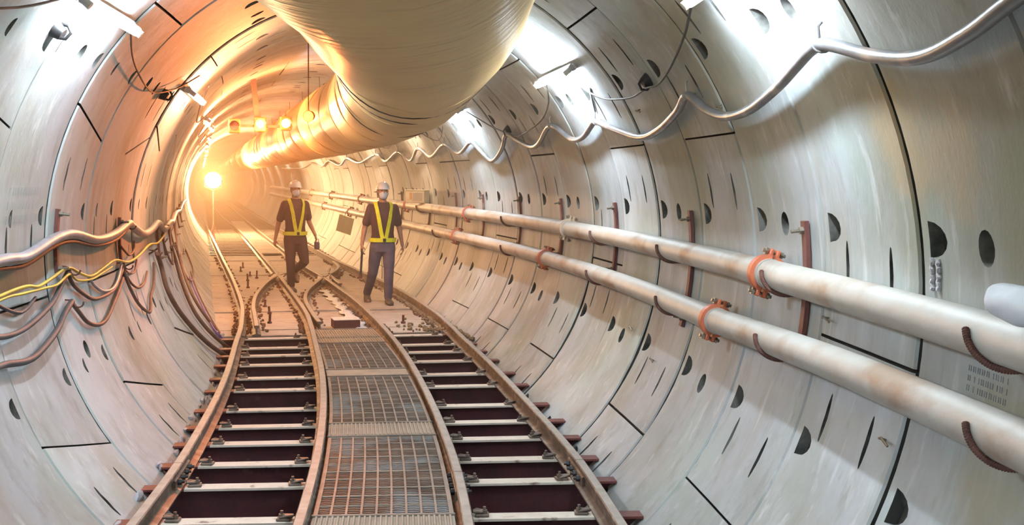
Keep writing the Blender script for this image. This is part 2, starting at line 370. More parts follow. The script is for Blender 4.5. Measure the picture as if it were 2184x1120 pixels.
for k in range(K0, K1):
    js = TYPES[ring_type(k)]
    sa, sb = S0+k-1, S0+k
    dr_ring = random.uniform(-.004, .004)
    for j in range(5):
        pa = js[j]; pb = js[j+1] if j < 4 else js[0]+360
        key = (pb-pa) < 40
        near = k <= 16
        step = 3.0 if near else 6.0
        n = max(3, int((pb-pa)/step)); dr = dr_ring+random.uniform(-.005, .005)
        gl = random.choice((.16, .2, .26))                                        # degrees of half joint
        def slant(which, t): return LEAN.get((ring_type(k), (j+which) % 5), 0)*(t-.5)
        V = []; F = []
        for i in range(n+1):
            t = i/n
            def P(s_t, r):
                a0 = pa+gl+slant(0, s_t); b0 = pb-gl+slant(1, s_t); phi = lerp(a0, b0, t)
                ga = gap(k-1, phi)/2; gb = gap(k, phi)/2
                return WP(lerp(sa+ga, sb-gb, s_t), phi, r)
            rr = R+dr; e = .010
            V += [P(0, rr+.16), P(0, rr+e), P(e, rr), P(.5, rr), P(1-e, rr), P(1, rr+e), P(1, rr+.16)]
            if i:
                o_ = (i-1)*7
                for q in range(7): F.append((o_+q, o_+(q+1) % 7, o_+7+(q+1) % 7, o_+7+q))
        F += [tuple(range(6, -1, -1)), tuple(n*7+q for q in range(7))]
        mi = [1 if q in (0, 5, 6) else 0 for i in range(n) for q in range(7)]+[1, 1]
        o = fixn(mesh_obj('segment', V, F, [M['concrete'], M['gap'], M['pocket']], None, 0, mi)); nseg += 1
        if -3 <= k <= 17:
            bm = bmesh.new(); cnt = 0
            for q in range(13):                          # bolt pockets beside the ring joint
                ph = 7.6+27.69*q
                while ph < pa: ph += 360
                while ph-360 > pa: ph -= 360
                pn = (ph+180) % 360-180
                if not (pa+3 < ph < pb-3) or -128 < pn < -48: continue
                lf = pn > 120 or pn < -120; half_ellipsoid(bm, k, ph, sb-.085, .085 if lf else .140, .058 if lf else .066, .10, True); cnt += 1
                if lf and (q+k) % 2: half_ellipsoid(bm, k, ph, sa+.34, .05, .05, .05, True); cnt += 1
            mid = (pa+pb)/2; pn = (mid+180) % 360-180
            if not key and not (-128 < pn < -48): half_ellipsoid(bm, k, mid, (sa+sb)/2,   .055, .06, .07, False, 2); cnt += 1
            if not key:
                for ph in (pa+9.5, pb-9.5):             # long tapering bolt slots beside the longitudinal joints
                    pn = (ph+180) % 360-180
                    if -128 < pn < -48: continue
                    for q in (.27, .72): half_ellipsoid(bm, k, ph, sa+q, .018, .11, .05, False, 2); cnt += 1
            if cnt:
                bmesh.ops.recalc_face_normals(bm, faces=bm.faces)
                cm = bpy.data.meshes.new('c'); bm.to_mesh(cm); cm.materials.append(M['concrete']); cm.materials.append(M['gap']); cm.materials.append(M['pocket']); nf0 = len(o.data.polygons); co = bpy.data.objects.new('cut', cm); COL.objects.link(co)
                md = o.modifiers.new('b', 'BOOLEAN'); md.object = co; md.operation = 'DIFFERENCE'; md.solver = 'EXACT'; md.use_self = True
                bake(o); bpy.data.objects.remove(co); bpy.data.meshes.remove(cm)
            bm.free()
        me = o.data
        me.polygons.foreach_set('use_smooth', [True]*len(me.polygons)); me.update(); me.set_sharp_from_angle(angle=math.radians(25))
        o.parent = lining
# dark joint filler behind the segments
mb = MB(); n = 60; ss = [S0+K0-1+i for i in range(K1-K0+1)]
for i, s in enumerate(ss):
    for q in range(n): mb.v.append(WP(s, 360*q/n, R+.055))
    if i:
        for q in range(n): mb.f.append(((i-1)*n+q, (i-1)*n+(q+1) % n, i*n+(q+1) % n, i*n+q)); mb.mi.append(0)
mb.obj('joint_gasket', M['gap'], lining)
# far rings and those behind the camera: one mesh each, grooved ring by ring
def plain_tube(name, ka, kb):
    mb = MB(); n = 64
    prof = []
    for k in range(ka, kb):
        a, b = S0+k, S0+k+1
        prof += [(a, R+.05), (a+.012, R+.05), (a+.014, R), (b-.014, R), (b-.012, R+.05)]
    for i, (s, r) in enumerate(prof):
        for q in range(n): mb.v.append(WP(s, 360*q/n, r))
        if i:
            for q in range(n): mb.f.append(((i-1)*n+q, i*n+q, i*n+(q+1) % n, (i-1)*n+(q+1) % n)); mb.mi.append(0)
    o = mb.obj(name, M['concrete'], None, smooth=30); return struct(o)
plain_tube('wall_far', K1-1, 96)
plain_tube('wall_behind', -12, K0-1)
for nm, s in (('wall_end', S0+96), ('wall_back', S0-12)):
    mb = MB(); T = TM(s, 0, ZA)
    mb.tube([(0, -.05, 0), (0, .05, 0)], R+.06, 40, T); struct(mb.obj(nm, M['concrete']))

# ------------------------------------------------------------------ floor: dark muddy invert, sandy deck
def chord(z): return math.sqrt(max(R*R-(z-ZA)**2, .01))
def strip_floor(name, s0, s1, z, th, mat_, du=0.0, ds=.5, bump=0):
    n = max(1, int((s1-s0)/ds)); V = []; F = []; m_ = 9
    for i in range(n+1):
        s = lerp(s0, s1, i/n); wt = chord(z)+du; wb = chord(z-th)+du
        for q in range(m_):
            V.append(TP(s, lerp(-wt, wt, q/(m_-1)), z+random.uniform(-bump, bump)))
        V.append(TP(s, wb, z-th)); V.append(TP(s, -wb, z-th))
    k_ = m_+2
    for i in range(n):
        for q in range(k_): F.append((i*k_+q, i*k_+(q+1) % k_, (i+1)*k_+(q+1) % k_, (i+1)*k_+q))
    F += [tuple(range(k_-1, -1, -1)), tuple(n*k_+q for q in range(k_))]
    return fixn(mesh_obj(name, V, F, [mat_], None, 30))
struct(strip_floor('floor_invert', S0-12, 13.62, -.34, .2, M['mud'], .02, .4, .02))
deck = struct(empty('floor_deck'))
cuts = [13.66, 14.18, 14.75, 16.1, 18.0, 20.0, 22.2, 24.4, 26.2, 27.9]
for a, b in zip(cuts[:-1], cuts[1:]):
    strip_floor('deck_slab', a+.012, b-.012, random.uniform(-.012, .004), .26, M['deck'], .01, .3, .005).parent = deck
struct(strip_floor('floor_far', 27.92, S0+96, -.10, .2, M['dirt'], .01, 2, .01))

# ------------------------------------------------------------------ sleepers
def sleeper_mesh():
    mb = MB()
    ut = chord(0)-.008; ub = chord(-.2)-.008
    fl = .058
    # top flange (dusty upper face)
    tf = [(-ut, -fl, 0), (ut, -fl, 0), (ut, fl, 0), (-ut, fl, 0), (-ut+.01, -fl, -.014), (ut-.01, -fl, -.014), (ut-.01, fl, -.014), (-ut+.01, fl, -.014)]
    ui = 1.175
    tf = [(max(-ui, min(ui, x)), y, z) for x, y, z in tf]
    top = MB(); top.add(tf, [(0, 1, 2, 3), (4, 7, 6, 5), (0, 4, 5, 1), (1, 5, 6, 2), (2, 6, 7, 3), (3, 7, 4, 0)])
    web = MB()
    wt = chord(-.015)-.01
    web.add([(-wt, -.006, -.014), (wt, -.006, -.014), (wt, .006, -.014), (-wt, .006, -.014), (-ub, -.006, -.2), (ub, -.006, -.2), (ub, .006, -.2), (-ub, .006, -.2)],
            [(0, 1, 2, 3), (4, 7, 6, 5), (0, 4, 5, 1), (1, 5, 6, 2), (2, 6, 7, 3), (3, 7, 4, 0)])
    bot = MB(); b2 = chord(-.215)-.008
    bot.box((0, 0, -.207), (2*b2, 2*fl, .014))
    end = MB(); end.box(((ui+ut)/2-.004, 0, -.007), (ut-ui-.006, 2*fl-.004, .014))
    return top, web, bot, end
_t, _w, _b, _e = sleeper_mesh()
proto_sl = {}
def clip_mb():
    mb = MB()
    mb.box((0, 0, .008), (.075, .07, .016), bev=.004)
    mb.box((-.022, 0, .024), (.06, .042, .014), bev=.004)
    mb.tube([(.012, 0, .014), (.012, 0, .034)], .018, 6); mb.tube([(.012, 0, .03), (.012, 0, .052)], .009, 8)
    mb.tube([(.02, .028, .02), (-.03, .03, .03), (-.052, .01, .026)], .006, 6)
    return mb
_clip = clip_mb()
RAILS = (-1.235, -.42, .42, 1.2)
def make_sleeper(s, label, group, clips=True, first=[None]):
    root = empty('sleeper', TM(s, 0, 0)); tag(root, label, 'sleeper', group)
    if first[0] is None:
        a = _t.obj('top_flange', M['dust'], root); b = _w.obj('web', M['sleeper'], root); c = _b.obj('bottom_flange', M['sleeper'], root)
        d = _clip.obj('rail_clip', M['clip'], root); e = _e.obj('flange_end', M['redsteel'], root)
        first[0] = (a.data, b.data, c.data, d.data, e.data); d.location = (RAILS[0]+.115, 0, 0)
        made = 1
    else:
        for nm, me in zip(('top_flange', 'web', 'bottom_flange'), first[0][:3]):
            o = bpy.data.objects.new(nm, me); COL.objects.link(o); o.parent = root
        o = bpy.data.objects.new('flange_end', first[0][4]); COL.objects.link(o); o.parent = root
        made = 0
    o = bpy.data.objects.new('flange_end', first[0][4]); COL.objects.link(o); o.parent = root; o.rotation_euler = (0, 0, PI)
    if clips:
        for i, (u, sgn) in enumerate([(RAILS[0], 1), (RAILS[1], -1), (RAILS[1], 1), (RAILS[2], 1), (RAILS[2], -1), (RAILS[3], -1)]):
            if i == 0 and made: continue
            o = bpy.data.objects.new('rail_clip', first[0][3]); COL.objects.link(o); o.parent = root
            o.location = (u+sgn*.115, random.uniform(-.012, .012), 0); o.rotation_euler = (0, 0, (0 if sgn > 0 else PI)+random.uniform(-.15, .15))
    return root
near_s = [3.05, 3.7, 4.3, 4.9, 5.5, 6.1, 6.82, 7.37, 7.97, 8.53, 9.17, 10.05, 10.68, 11.46, 12.08, 12.63, 13.4]
vis = 0
for i, s in enumerate(near_s):
    if s < 5.7:
        make_sleeper(s, 'dusty steel sleeper under the near track, below the frame edge, place %s' % ordw(i), 'near track sleepers')
    else:
        make_sleeper(s, 'dusty-topped dark maroon steel sleeper, %s up the near track from the bottom of the frame' % ordw(vis), 'near track sleepers'); vis += 1
for i in range(22):
    make_sleeper(28.3+.65*i, 'orange-lit sleeper of the far track, %s beyond the far edge of the sandy deck' % ordw(i), 'far track sleepers', clips=False)

# ------------------------------------------------------------------ rails
def rail_profile(h=.12, hw=.029, fw=.052):
    return [(-fw, 0), (fw, 0), (fw, .010), (.010, .024), (.008, h-.036), (hw, h-.028), (hw, h-.006), (hw-.006, h), (-hw+.006, h), (-hw, h-.006), (-hw, h-.028), (-.008, h-.036), (-.010, .024), (-fw, .010)]
def rail(name, path, label, group, h=.12, z=0.0, hw=.029, ds=.25):
    # path: list of (s,u); swept I-section
    pts = []
    for (s0, u0), (s1, u1) in zip(path[:-1], path[1:]):
        k = max(1, int(abs(s1-s0)/(ds if s0 < 32 else 2)))
        for i in range(k): pts.append((lerp(s0, s1, i/k), lerp(u0, u1, i/k)))
    pts.append(path[-1]); P = [TP(s, u, z) for s, u in pts]
    prof = rail_profile(h, hw); n = len(prof); V = []; F = []; mi = []
    for i, p in enumerate(P):
        t = (P[min(i+1, len(P)-1)]-P[max(i-1, 0)]); t.z = 0; t.normalize(); rgt = Vector((t.y, -t.x, 0))
        for x, zz in prof: V.append(p+rgt*x+Vector((0, 0, zz)))
    for i in range(len(P)-1):
        for q in range(n): F.append((i*n+q, i*n+(q+1) % n, (i+1)*n+(q+1) % n, (i+1)*n+q)); mi.append(1 if q == 7 else 0)
    F += [tuple(range(n-1, -1, -1)), tuple((len(P)-1)*n+q for q in range(n))]; mi += [0, 0]
    root = mesh_obj(name, V, F, [M['rail'], M['rail_top']], None, 40, mi)
    return tag(fixn(root), label, 'rail', group)
def sm(path, k=5): return smoothcurve(path, k)
JL, JR = 6.93, 6.84
G = 'track rails'
rail('rail', [(-3, -1.235), (JL-.004, -1.235)], 'left outer rail, near length in front of the bolted joint at lower left', G)
rail('rail', sm([(JL+.004, -1.235), (9, -1.25), (11.9, -1.235), (13.8, -1.15), (15.9, -1.07), (18.5, -1.07), (21.6, -1.10), (33, -1.27), (61, -1.6), (95, -1.62)]), 'left outer rail, long length running from the bolted joint into the glowing distance', G)
rail('rail', sm([(-3, -.42), (3, -.42), (7.3, -.416), (9.4, -.42), (11.8, -.415), (13.5, -.36), (15.2, -.29), (19, -.264), (26, -.282), (39, -.378), (57, -.75), (95, -.8)]), 'left inner rail beside the grating walkway, running on to the far end', G)
rail('rail', [(-3, .42), (6.6, .43)], 'right inner rail, nearest length at the bottom of the frame beside the grating', G)
rail('rail', sm([(6.61, .43), (9.5, .41), (12.75, .45), (14.5, .50), (16.3, .53), (18.3, .51), (20.3, .478), (23.8, .357), (30, .32), (45, .2), (95, .0)]), 'right inner rail, far length passing through the rail crossing on the deck', G)
rail('rail', [(-3, 1.2), (JR-.004, 1.2)], 'right outer rail, near length in front of the bolted joint at lower right', G)
rail('rail', sm([(JR+.004, 1.2), (9.2, 1.155), (11.9, 1.19), (13.4, 1.27), (14.7, 1.35), (16.5, 1.40), (18.4, 1.40), (22, 1.28), (26, 1.16), (36, 1.07), (48, .9), (95, .5)]), 'right outer rail, long length curving past the two walking workers', G)
rail('rail', sm([(13.9, -.225), (14.6, -.225), (16.42, -.174), (17.8, -.033), (18.98, .186), (20.34, .478), (21.35, .753), (22.3, .95), (23.1, 1.05), (24.2, 1.08)]), 'curved turnout rail sweeping from the left inner rail across to the far right rail', 'turnout rails')
rail('rail', sm([(13.63, -.98), (14.7, -.955), (15.92, -.92), (17.55, -.80), (19.52, -.539), (20.64, -.315), (21.99, .074), (23.3, .27)]), 'curved turnout rail bending right from beside the left outer rail', 'turnout rails')
rail('check_rail', sm([(19.0, .62), (20.2, .63), (21.3, .66), (22.4, .80)]), 'short check rail right of the crossing near the standing worker', 'turnout rails')
def plate(name, s, u, d, label, cat, mat_, z=.0, rz=0, bev=.006):
    mb = MB(); mb.box((0, 0, d[2]/2), d, bev=bev); o = mb.obj(name, mat_); o.matrix_world = TM(s, u, z) @ Matrix.Rotation(rz, 4, 'Z'); return tag(o, label, cat)
# frogs where the turnout rails cross
for s, u, rz, lab in ((20.36, .478, -.12, 'pale steel crossing block where turnout meets right inner rail'), (20.85, -.268, -.15, 'pale steel crossing block where turnout meets left inner rail')):
    root = empty('crossing_block', TM(s, u, .02) @ Matrix.Rotation(rz, 4, 'Z')); tag(root, lab, 'track part', None)
    mb = MB(); mb.box((0, 0, .042), (.30, .75, .085), bev=.02); mb.obj('casting', M['dust'], root)
    for q in (-.3, -.1, .1, .3):
        mb = MB(); mb.tube([(.12, q, .085), (.12, q, .105)], .02, 6); mb.tube([(-.12, q, .085), (-.12, q, .105)], .02, 6); mb.obj('bolt', M['clip'], root)
def fishplate(s, u, lab):
    root = empty('fishplate', TM(s, u, 0)); tag(root, lab, 'rail joint')
    for sg in (-1, 1):
        mb = MB(); mb.prism([(sg*.011, .03), (sg*.03, .018), (sg*.03, .07), (sg*.011, .086)][::sg], -.26, .26); fixn(mb.obj('joint_bar', M['rail'], root))
        for y in (-.18, -.06, .06, .18):
            mb = MB(); mb.cyl((sg*.03, y, .05), (sg*.052, y, .05), .019, 6); mb.cyl((sg*.05, y, .05), (sg*.068, y, .05), .009, 8); mb.obj('bolt', M['black'], root)
fishplate(JL, -1.235, 'bolted joint bars on the left outer rail')
fishplate(JR, 1.2, 'bolted joint bars on the right outer rail')
fishplate(6.6, .43, 'bolted joint bars on the right inner rail beside the grating')

# ------------------------------------------------------------------ grating walkway
def grating(s0, s1, lab):
    root = empty('grating_panel', TM((s0+s1)/2, 0, 0)); tag(root, lab, 'grating', 'walkway gratings')
    Ti = root.matrix_world.inverted()
    def G_(s, u, z): return Ti @ TP(s, u, z)
    U = [-.36+.72*i/9 for i in range(10)]
    for i, u in enumerate(U):
        mb = MB(); edge = i in (0, 9); hw_ = .006 if not edge else .012
        ns = 8; V = []; F = []
        for q in range(ns+1):
            s = lerp(s0, s1, q/ns); V += [G_(s, u-hw_, .03), G_(s, u+hw_, .03), G_(s, u+hw_, .062), G_(s, u-hw_, .062)]
            if q:
                o_ = (q-1)*4
                for j in range(4): F.append((o_+j, o_+(j+1) % 4, o_+4+(j+1) % 4, o_+4+j))
        F += [(3, 2, 1, 0), tuple(ns*4+j for j in range(4))]
        mb.add(V, F); fixn(mb.obj('edge_bar' if edge else 'bearing_bar', M['gratebar'] if edge else M['gratebar'], root))
    mb = MB(); ns = int((s1-s0)/.034)
    for r_ in range(ns):
        s = s0+.017+.034*r_
        V = []; F = []; m_ = 0
        for i in range(9):
            for q in range(5):
                t = q/5; u = lerp(U[i], U[i+1], t); arc = .012*math.sin(PI*t)
                th = .0075
                V += [G_(s-arc-th, u, .046), G_(s-arc+th, u, .046), G_(s-arc+th, u, .055), G_(s-arc-th, u, .055)]; m_ += 1
        V += [G_(s-.0075, U[9], .046), G_(s+.0075, U[9], .046), G_(s+.0075, U[9], .055), G_(s-.0075, U[9], .055)]
        for q in range(m_):
            for j in range(4): F.append((q*4+j, q*4+(j+1) % 4, q*4+4+(j+1) % 4, q*4+4+j))
        mb.add(V, F)
    o = fixn(mb.obj('strand_mesh', M['grate'], root, 0)); o['kind'] = 'stuff'
    nc = max(4, int((s1-s0)/.175))
    for i in range(nc+1):
        c = lerp(s0+.01, s1-.01, i/nc)
        mb = MB(); mb.tube([G_(c+.006*math.sin(u*5+i), u, .0555) for u in (-.36, -.18, 0, .18, .36)], .0065, 6); mb.obj('cross_rod', M['gratebar'], root)
    return root
def ribbed(s0, s1, lab, ribs=True):
    root = empty('joint_strip', TM((s0+s1)/2, 0, 0)); tag(root, lab, 'grating strip', 'strips between the gratings')
    L_ = s1-s0; mb = MB(); mb.box((0, 0, .056), (.75, L_, .008), bev=.003); mb.obj('plate', M['gratestrip'], root)
    if ribs:
        mb = MB()
        for i in range(26): mb.box((-.35+.7*i/25, 0, .066), (.012, L_*.86, .012), bev=.003)
        mb.obj('ribs', M['gratestrip'], root)['kind'] = 'stuff'
    for y in (-L_/2, L_/2):
        mb = MB(); mb.box((0, y, .062), (.76, .018, .02), bev=.004); mb.obj('edge_lip', M['gratebar'], root)
ribbed(5.62, 5.93, 'ribbed strip at the near end of the grating walkway, bottom of the frame')
grating(5.95, 7.82, 'large wavy steel grating panel nearest the front of the walkway')
ribbed(7.83, 8.26, 'ribbed pale strip behind the nearest grating panel')
grating(8.28, 10.27, 'second wavy steel grating panel, between the ribbed and the smooth strip')
ribbed(10.29, 10.68, 'smooth sandy strip between the second and third gratings', False)
grating(10.7, 12.4, 'third wavy steel grating panel, small and squarely lit, towards the deck')
ribbed(12.42, 12.84, 'pinkish perforated strip after the third grating', True)
ribbed(12.86, 13.58, 'last perforated plate of the walkway in front of the red box', True)
grating(3.6, 5.6, 'grating panel below the frame edge under the viewer')
# red steel box at the end of the walkway
root = empty('steel_box', TM(14.2, .12, 0) @ Matrix.Rotation(.03, 4, 'Z')); tag(root, 'dark red steel block lying across the end of the grating walkway', 'box')
mb = MB(); mb.box((0, 0, .055), (.32, .3, .11), bev=.008); mb.obj('body', M['redsteel'], root)
mb = MB(); mb.box((0, 0, .114), (.33, .31, .01), bev=.003); mb.obj('lid', M['dust'], root)
# white plastic strip along the right inner rail
mb = MB(); n = 60; V = []; F = []
for i in range(n+1):
    s = lerp(13.75, 18.9, i/n); c = lerp(.30, .33, i/n); wd = .055+.03*math.sin(i*.9)+.02*random.random()
    for q in range(4): V.append(TP(s, c+wd*(q/1.5-1), .012+.022*random.random()))
    if i:
        for q in range(3): F.append(((i-1)*4+q, (i-1)*4+q+1, i*4+q+1, i*4+q))
mb.add(V, F); o = mb.obj('plastic_sheet', M['plastic'], None, 60); md = o.modifiers.new('s', 'SOLIDIFY'); md.thickness = .006; bake(o)
tag(o, 'crumpled white plastic strip lying along the right inner rail behind the red block', 'plastic sheet')
# walkway boards on the far track
fw = empty('far_walkway', TM(28, 0, 0)); tag(fw, 'pale boarded walkway between the rails of the far track', 'walkway')
Ti = fw.matrix_world.inverted()
for i in range(14):
    a = 28.0+1.5*i; T = Ti @ TM(a+.74, -.0-.012*i, .0)
    mb = MB(); mb.box((0, 0, .035), (.5, 1.46, .03), T=T, bev=.005); mb.obj('board', M['deck'], fw)

# bolts standing out of the deck, dirt beside the rails, rubble
for i, (s, u) in enumerate([(14.78, -.769), (15.81, -.711), (16.69, -.727), (14.5, .893), (17.2, .80), (18.3, -.75), (19.6, -.85), (21.0, -.8), (22.0, -.72), (23.1, -.85), (24.0, -.78), (21.5, -.62)]):
    root = empty('deck_bolt', TM(s, u, 0)); tag(root, 'rusty bolt standing out of the sandy deck, %s by distance' % ordw(i), 'bolt', 'bolts in the deck')
    mb = MB(); mb.cyl((0, 0, 0), (random.uniform(-.01, .01), 0, random.uniform(.09, .15)), .016, 8); mb.obj('shank', M['rebar'], root)
    mb = MB(); mb.cyl((0, 0, 0), (0, 0, .025), .032, 6); mb.obj('nut', M['rebar'], root)
def rubble(name, spots, lab, mat_):
    mb = MB()
    for s, u, r_, z in spots:
        bm = bmesh.new(); bmesh.ops.create_icosphere(bm, subdivisions=1, radius=r_)
        T = TM(s, u, z) @ Matrix.Rotation(random.random()*6, 4, 'Z') @ Matrix.Rotation(random.random()*3, 4, 'X')
        vs_ = [v.co*random.uniform(.65, 1.2) for v in bm.verts]; bm.verts.index_update()
        mb.add(vs_, [tuple(v.index for v in f.verts) for f in bm.faces], 0, T); bm.free()
    o = mb.obj(name, mat_, None, 0); o['kind'] = 'stuff'; return tag(o, lab, 'rubble')
sp = []
def along(path, n, spread, r0, r1, off=0.0):
    P = smoothcurve(path, 10)
    for _ in range(n):
        s, u = random.choice(P); sg = random.choice((-1, 1)); r_ = random.uniform(r0, r1)
        sp.append((s+random.uniform(-.2, .2), u+off+sg*(.06+random.random()*spread), r_, r_*.3))
along([(13.9, -.36), (15.2, -.29), (19, -.264), (26, -.282)], 330, .05, .012, .028)
along([(13.8, .48), (16.3, .53), (20.3, .478), (23.8, .357), (27, .33)], 300, .07, .012, .032)
along([(13.8, 1.3), (16.5, 1.40), (18.4, 1.40), (22, 1.28), (26, 1.16)], 260, .05, .012, .03, -.03)
along([(14.6, -.22), (17.8, -.033), (19, .186), (21.35, .753), (22.5, .98)], 170, .05, .012, .026)
along([(14, -.95), (15.92, -.92), (17.55, -.8), (19.5, -.54), (22, .07)], 200, .05, .012, .026)
along([(13.8, -1.15), (15.9, -1.07), (21.6, -1.1), (27, -1.2)], 220, .05, .012, .026)
rubble('track_dirt', sp, 'dark crumbly dirt lying along the rails on the sandy deck', M['dirt'])
sp = []
for _ in range(150):
    t = random.random(); s = random.gauss(14.0, .35) if t < .6 else random.uniform(13.7, 17.5)
    sp.append((max(13.7, s), 1.31-(.55*random.random()**2 if t < .45 else .02*random.random()), random.uniform(.012, .038), .01))
for _ in range(60): sp.append((random.uniform(12.7, 15), random.uniform(1.38, 1.41), random.uniform(.015, .035), .03))
rubble('rubble', sp, 'brown and ochre rubble around the right outer rail at the deck edge', M['rubble'])
# mortar packing along the left sleeper ends
mb = MB()
for i in range(130):
    s = random.uniform(5.6, 13.4); r_ = random.uniform(.02, .055)
    z = random.uniform(-.14, .005); u = -chord(z)+.012
    bm = bmesh.new(); bmesh.ops.create_icosphere(bm, subdivisions=1, radius=r_)
    vs_ = [v.co*random.uniform(.7, 1.15) for v in bm.verts]; bm.verts.index_update()
    mb.add(vs_, [tuple(v.index for v in f.verts) for f in bm.faces], 0, TM(s, u, z) @ Matrix.Diagonal((.5, 1.6, .8, 1))); bm.free()
o = mb.obj('mortar_packing', M['mortar'], None, 50); o['kind'] = 'stuff'; tag(o, 'pale lumpy mortar packed around the left sleeper ends', 'mortar')

# ------------------------------------------------------------------ ventilation duct
def duct():
    U0, Z0, RD = .146, 2.621, .465
    root = empty('ventilation_duct', TM(6, U0, Z0)); tag(root, 'huge beige fabric ventilation duct hanging under the tunnel crown', 'duct')
    Ti = root.matrix_world.inverted()
    n = 56; ss = []; s = -6.0
    while s < 99: ss.append(s); s += .10 if s < 32 else (.2 if s < 50 else .5)
    V = []; F = []; uv = []; PER = 1.5
    for i, s in enumerate(ss):
        ph = (s-1.1)/PER; fr = ph-math.floor(ph)
        bul = .018*math.sqrt(max(0, 1-(2*fr-1)**2))-.012 if s > 7 else .004*math.sin(s*3)
        for k in range(n):
            th = 2*PI*k/n
            r_ = RD+bul+.006*math.sin(3*th+s*.7)+.004*math.sin(7*th-s*1.3)
            sag = 1.0
            V.append(Ti @ TP(s, U0+r_*math.cos(th), Z0+r_*math.sin(th)*sag)); uv.append((s, th*RD))
        if i:
            for k in range(n): F.append(((i-1)*n+k, (i-1)*n+(k+1) % n, i*n+(k+1) % n, i*n+k))
    F += [tuple(range(n)), tuple((len(ss)-1)*n+k for k in range(n))]
    fixn(mesh_obj('duct_skin', V, F, [M['duct']], root, 60, uvs=uv))
    s = 1.1
    while s < 70:
        if s > 5:
            mb = MB(); mb.tube([Ti @ TP(s, U0+(RD-.010)*math.cos(2*PI*k/40), Z0+(RD-.010)*math.sin(2*PI*k/40)) for k in range(40)], .011, 6, closed=True)
            mb.obj('hoop', M['duct'], root)
        s += PER
    s = 2.6
    while s < 45:                                     # hanger wires up to the crown
        mb = MB()
        mb.tube([Ti @ TP(s, U0+(RD+.004)*math.cos(math.radians(a)), Z0+(RD+.004)*math.sin(math.radians(a))) for a in range(60, 125, 8)], .006, 5)
        mb.tube([Ti @ TP(s, U0, Z0+RD), Ti @ TP(s, U0*.9, ZA+math.sqrt(R*R-U0*U0))], .005, 5); mb.obj('hanger', M['cable_dark'], root)
        s += PER*2
    # seam lines near the viewer
    for s in (6.05, 6.62, 8.7):
        mb = MB(); mb.tube([Ti @ TP(s+.01*math.sin(k), U0+(RD+.001)*math.cos(2*PI*k/48), Z0+(RD+.001)*math.sin(2*PI*k/48)) for k in range(48)], .0035, 5, closed=True); mb.obj('seam', M['cable_brown'], root)
duct()

# ------------------------------------------------------------------ pipes on the right wall
PR = .071; RP = R-.037-PR-.004
def pphi_up(s): return .4
def pphi_lo(s):
    if s < 4.4: return lerp(-7.7, -8.3, (s-3)/1.4)
    if s < 6.5: return lerp(-8.3, -10.0, (s-4.4)/2.1)
    return -9.8
def pipe_run(fn, joints, which, names):
    for i, (a, b) in enumerate(zip(joints[:-1], joints[1:])):
        P = []; k = max(2, int((b-a)/.4))
        for q in range(k+1):
            s = lerp(a+.012, b-.012, q/k); P.append(WP(s, fn(s), RP))
        root = empty('steel_pipe', Matrix.Translation(P[0])); tag(root, names[i], 'pipe', which+' pipe lengths')
        off = P[0]
        mb = MB(); mb.tube([p-off for p in P], PR, 24); mb.obj('pipe_wall', M['pipe'], root, 50)
        for e in (0, -1):                               # rolled collar at both ends
            p = P[e]; d = (P[1]-P[0] if e == 0 else P[-1]-P[-2]).normalized(); sg = 1 if e == 0 else -1
            mb = MB(); mb.tube([p-off+d*.02*sg, p-off+d*.05*sg], PR+.004, 24); mb.obj('grooved_end', M['pipe'], root, 50)
def coupling(s, fn, lab, mt):
    root = empty('pipe_coupling', Matrix.Translation(WP(s, fn(s), RP)) @ Matrix.Rotation(ang(s), 4, 'Z') @ Matrix.Rotation(math.radians(18), 4, 'Y')); tag(root, lab, 'coupling', 'pipe couplings')
    for sg in (-1, 1):
        mb = MB(); ns = 16
        prof = [(PR+.003, -.032), (PR+.022, -.028), (PR+.024, 0), (PR+.022, .028), (PR+.003, .032)]
        V = []; F = []
        for q in range(ns+1):
            th = math.radians(lerp(6, 174, q/ns))*sg
            for r_, y in prof: V.append((r_*math.sin(th)*1.0, y, r_*math.cos(th)))
            if q:
                for j in range(5): F.append(((q-1)*5+j, (q-1)*5+(j+1) % 5, q*5+(j+1) % 5, q*5+j))
        F += [(4, 3, 2, 1, 0), tuple(ns*5+j for j in range(5))]
        mb.add(V, F); 
        for zz in (-1, 1): mb.box((sg*.017, 0, zz*(PR+.028)), (.022, .055, .046), bev=.006)
        fixn(mb.obj('clamp_half', mt, root, 40))
    for zz in (-1, 1):
        mb = MB(); mb.cyl((-.06, 0, zz*(PR+.034)), (.06, 0, zz*(PR+.034)), .009, 8)
        mb.cyl((.032, 0, zz*(PR+.034)), (.046, 0, zz*(PR+.034)), .018, 6); mb.cyl((-.046, 0, zz*(PR+.034)), (-.032, 0, zz*(PR+.034)), .018, 6)
        mb.obj('clamp_bolt', M['bolt'], root)
uj = [-1.2, 5.45, 10.48, 15.1, 19.8, 25.8, 31.8, 37.8, 43.8, 60]
lj = [-1.2, 6.23, 11.24, 15.7, 21.5, 27.5, 33.5, 39.5, 60]
place_u = ['nearest length of the upper pipe, from the right frame edge to the orange coupling', 'second length of the upper pipe, dusty brown, behind the orange coupling', 'third length of the upper pipe, up to the orange-red coupling beside the carton', 'fourth length of the upper pipe, carrying the pale carton', 'fifth length of the upper pipe, behind the worker in the purple trousers', 'sixth length of the upper pipe, between the two workers', 'seventh length of the upper pipe, behind the left worker', 'eighth length of the upper pipe, far down the tunnel', 'last visible length of the upper pipe at the far end']
place_l = ['nearest length of the lower pipe, from lower right to its orange-red coupling', 'second length of the lower pipe, behind the nearest lower coupling', 'third length of the lower pipe, ending at the pink-red coupling', 'fourth length of the lower pipe, just right of the worker in purple trousers', 'fifth length of the lower pipe, between the two workers', 'sixth length of the lower pipe, behind the left worker', 'seventh length of the lower pipe, far down the tunnel', 'last visible length of the lower pipe at the far end']
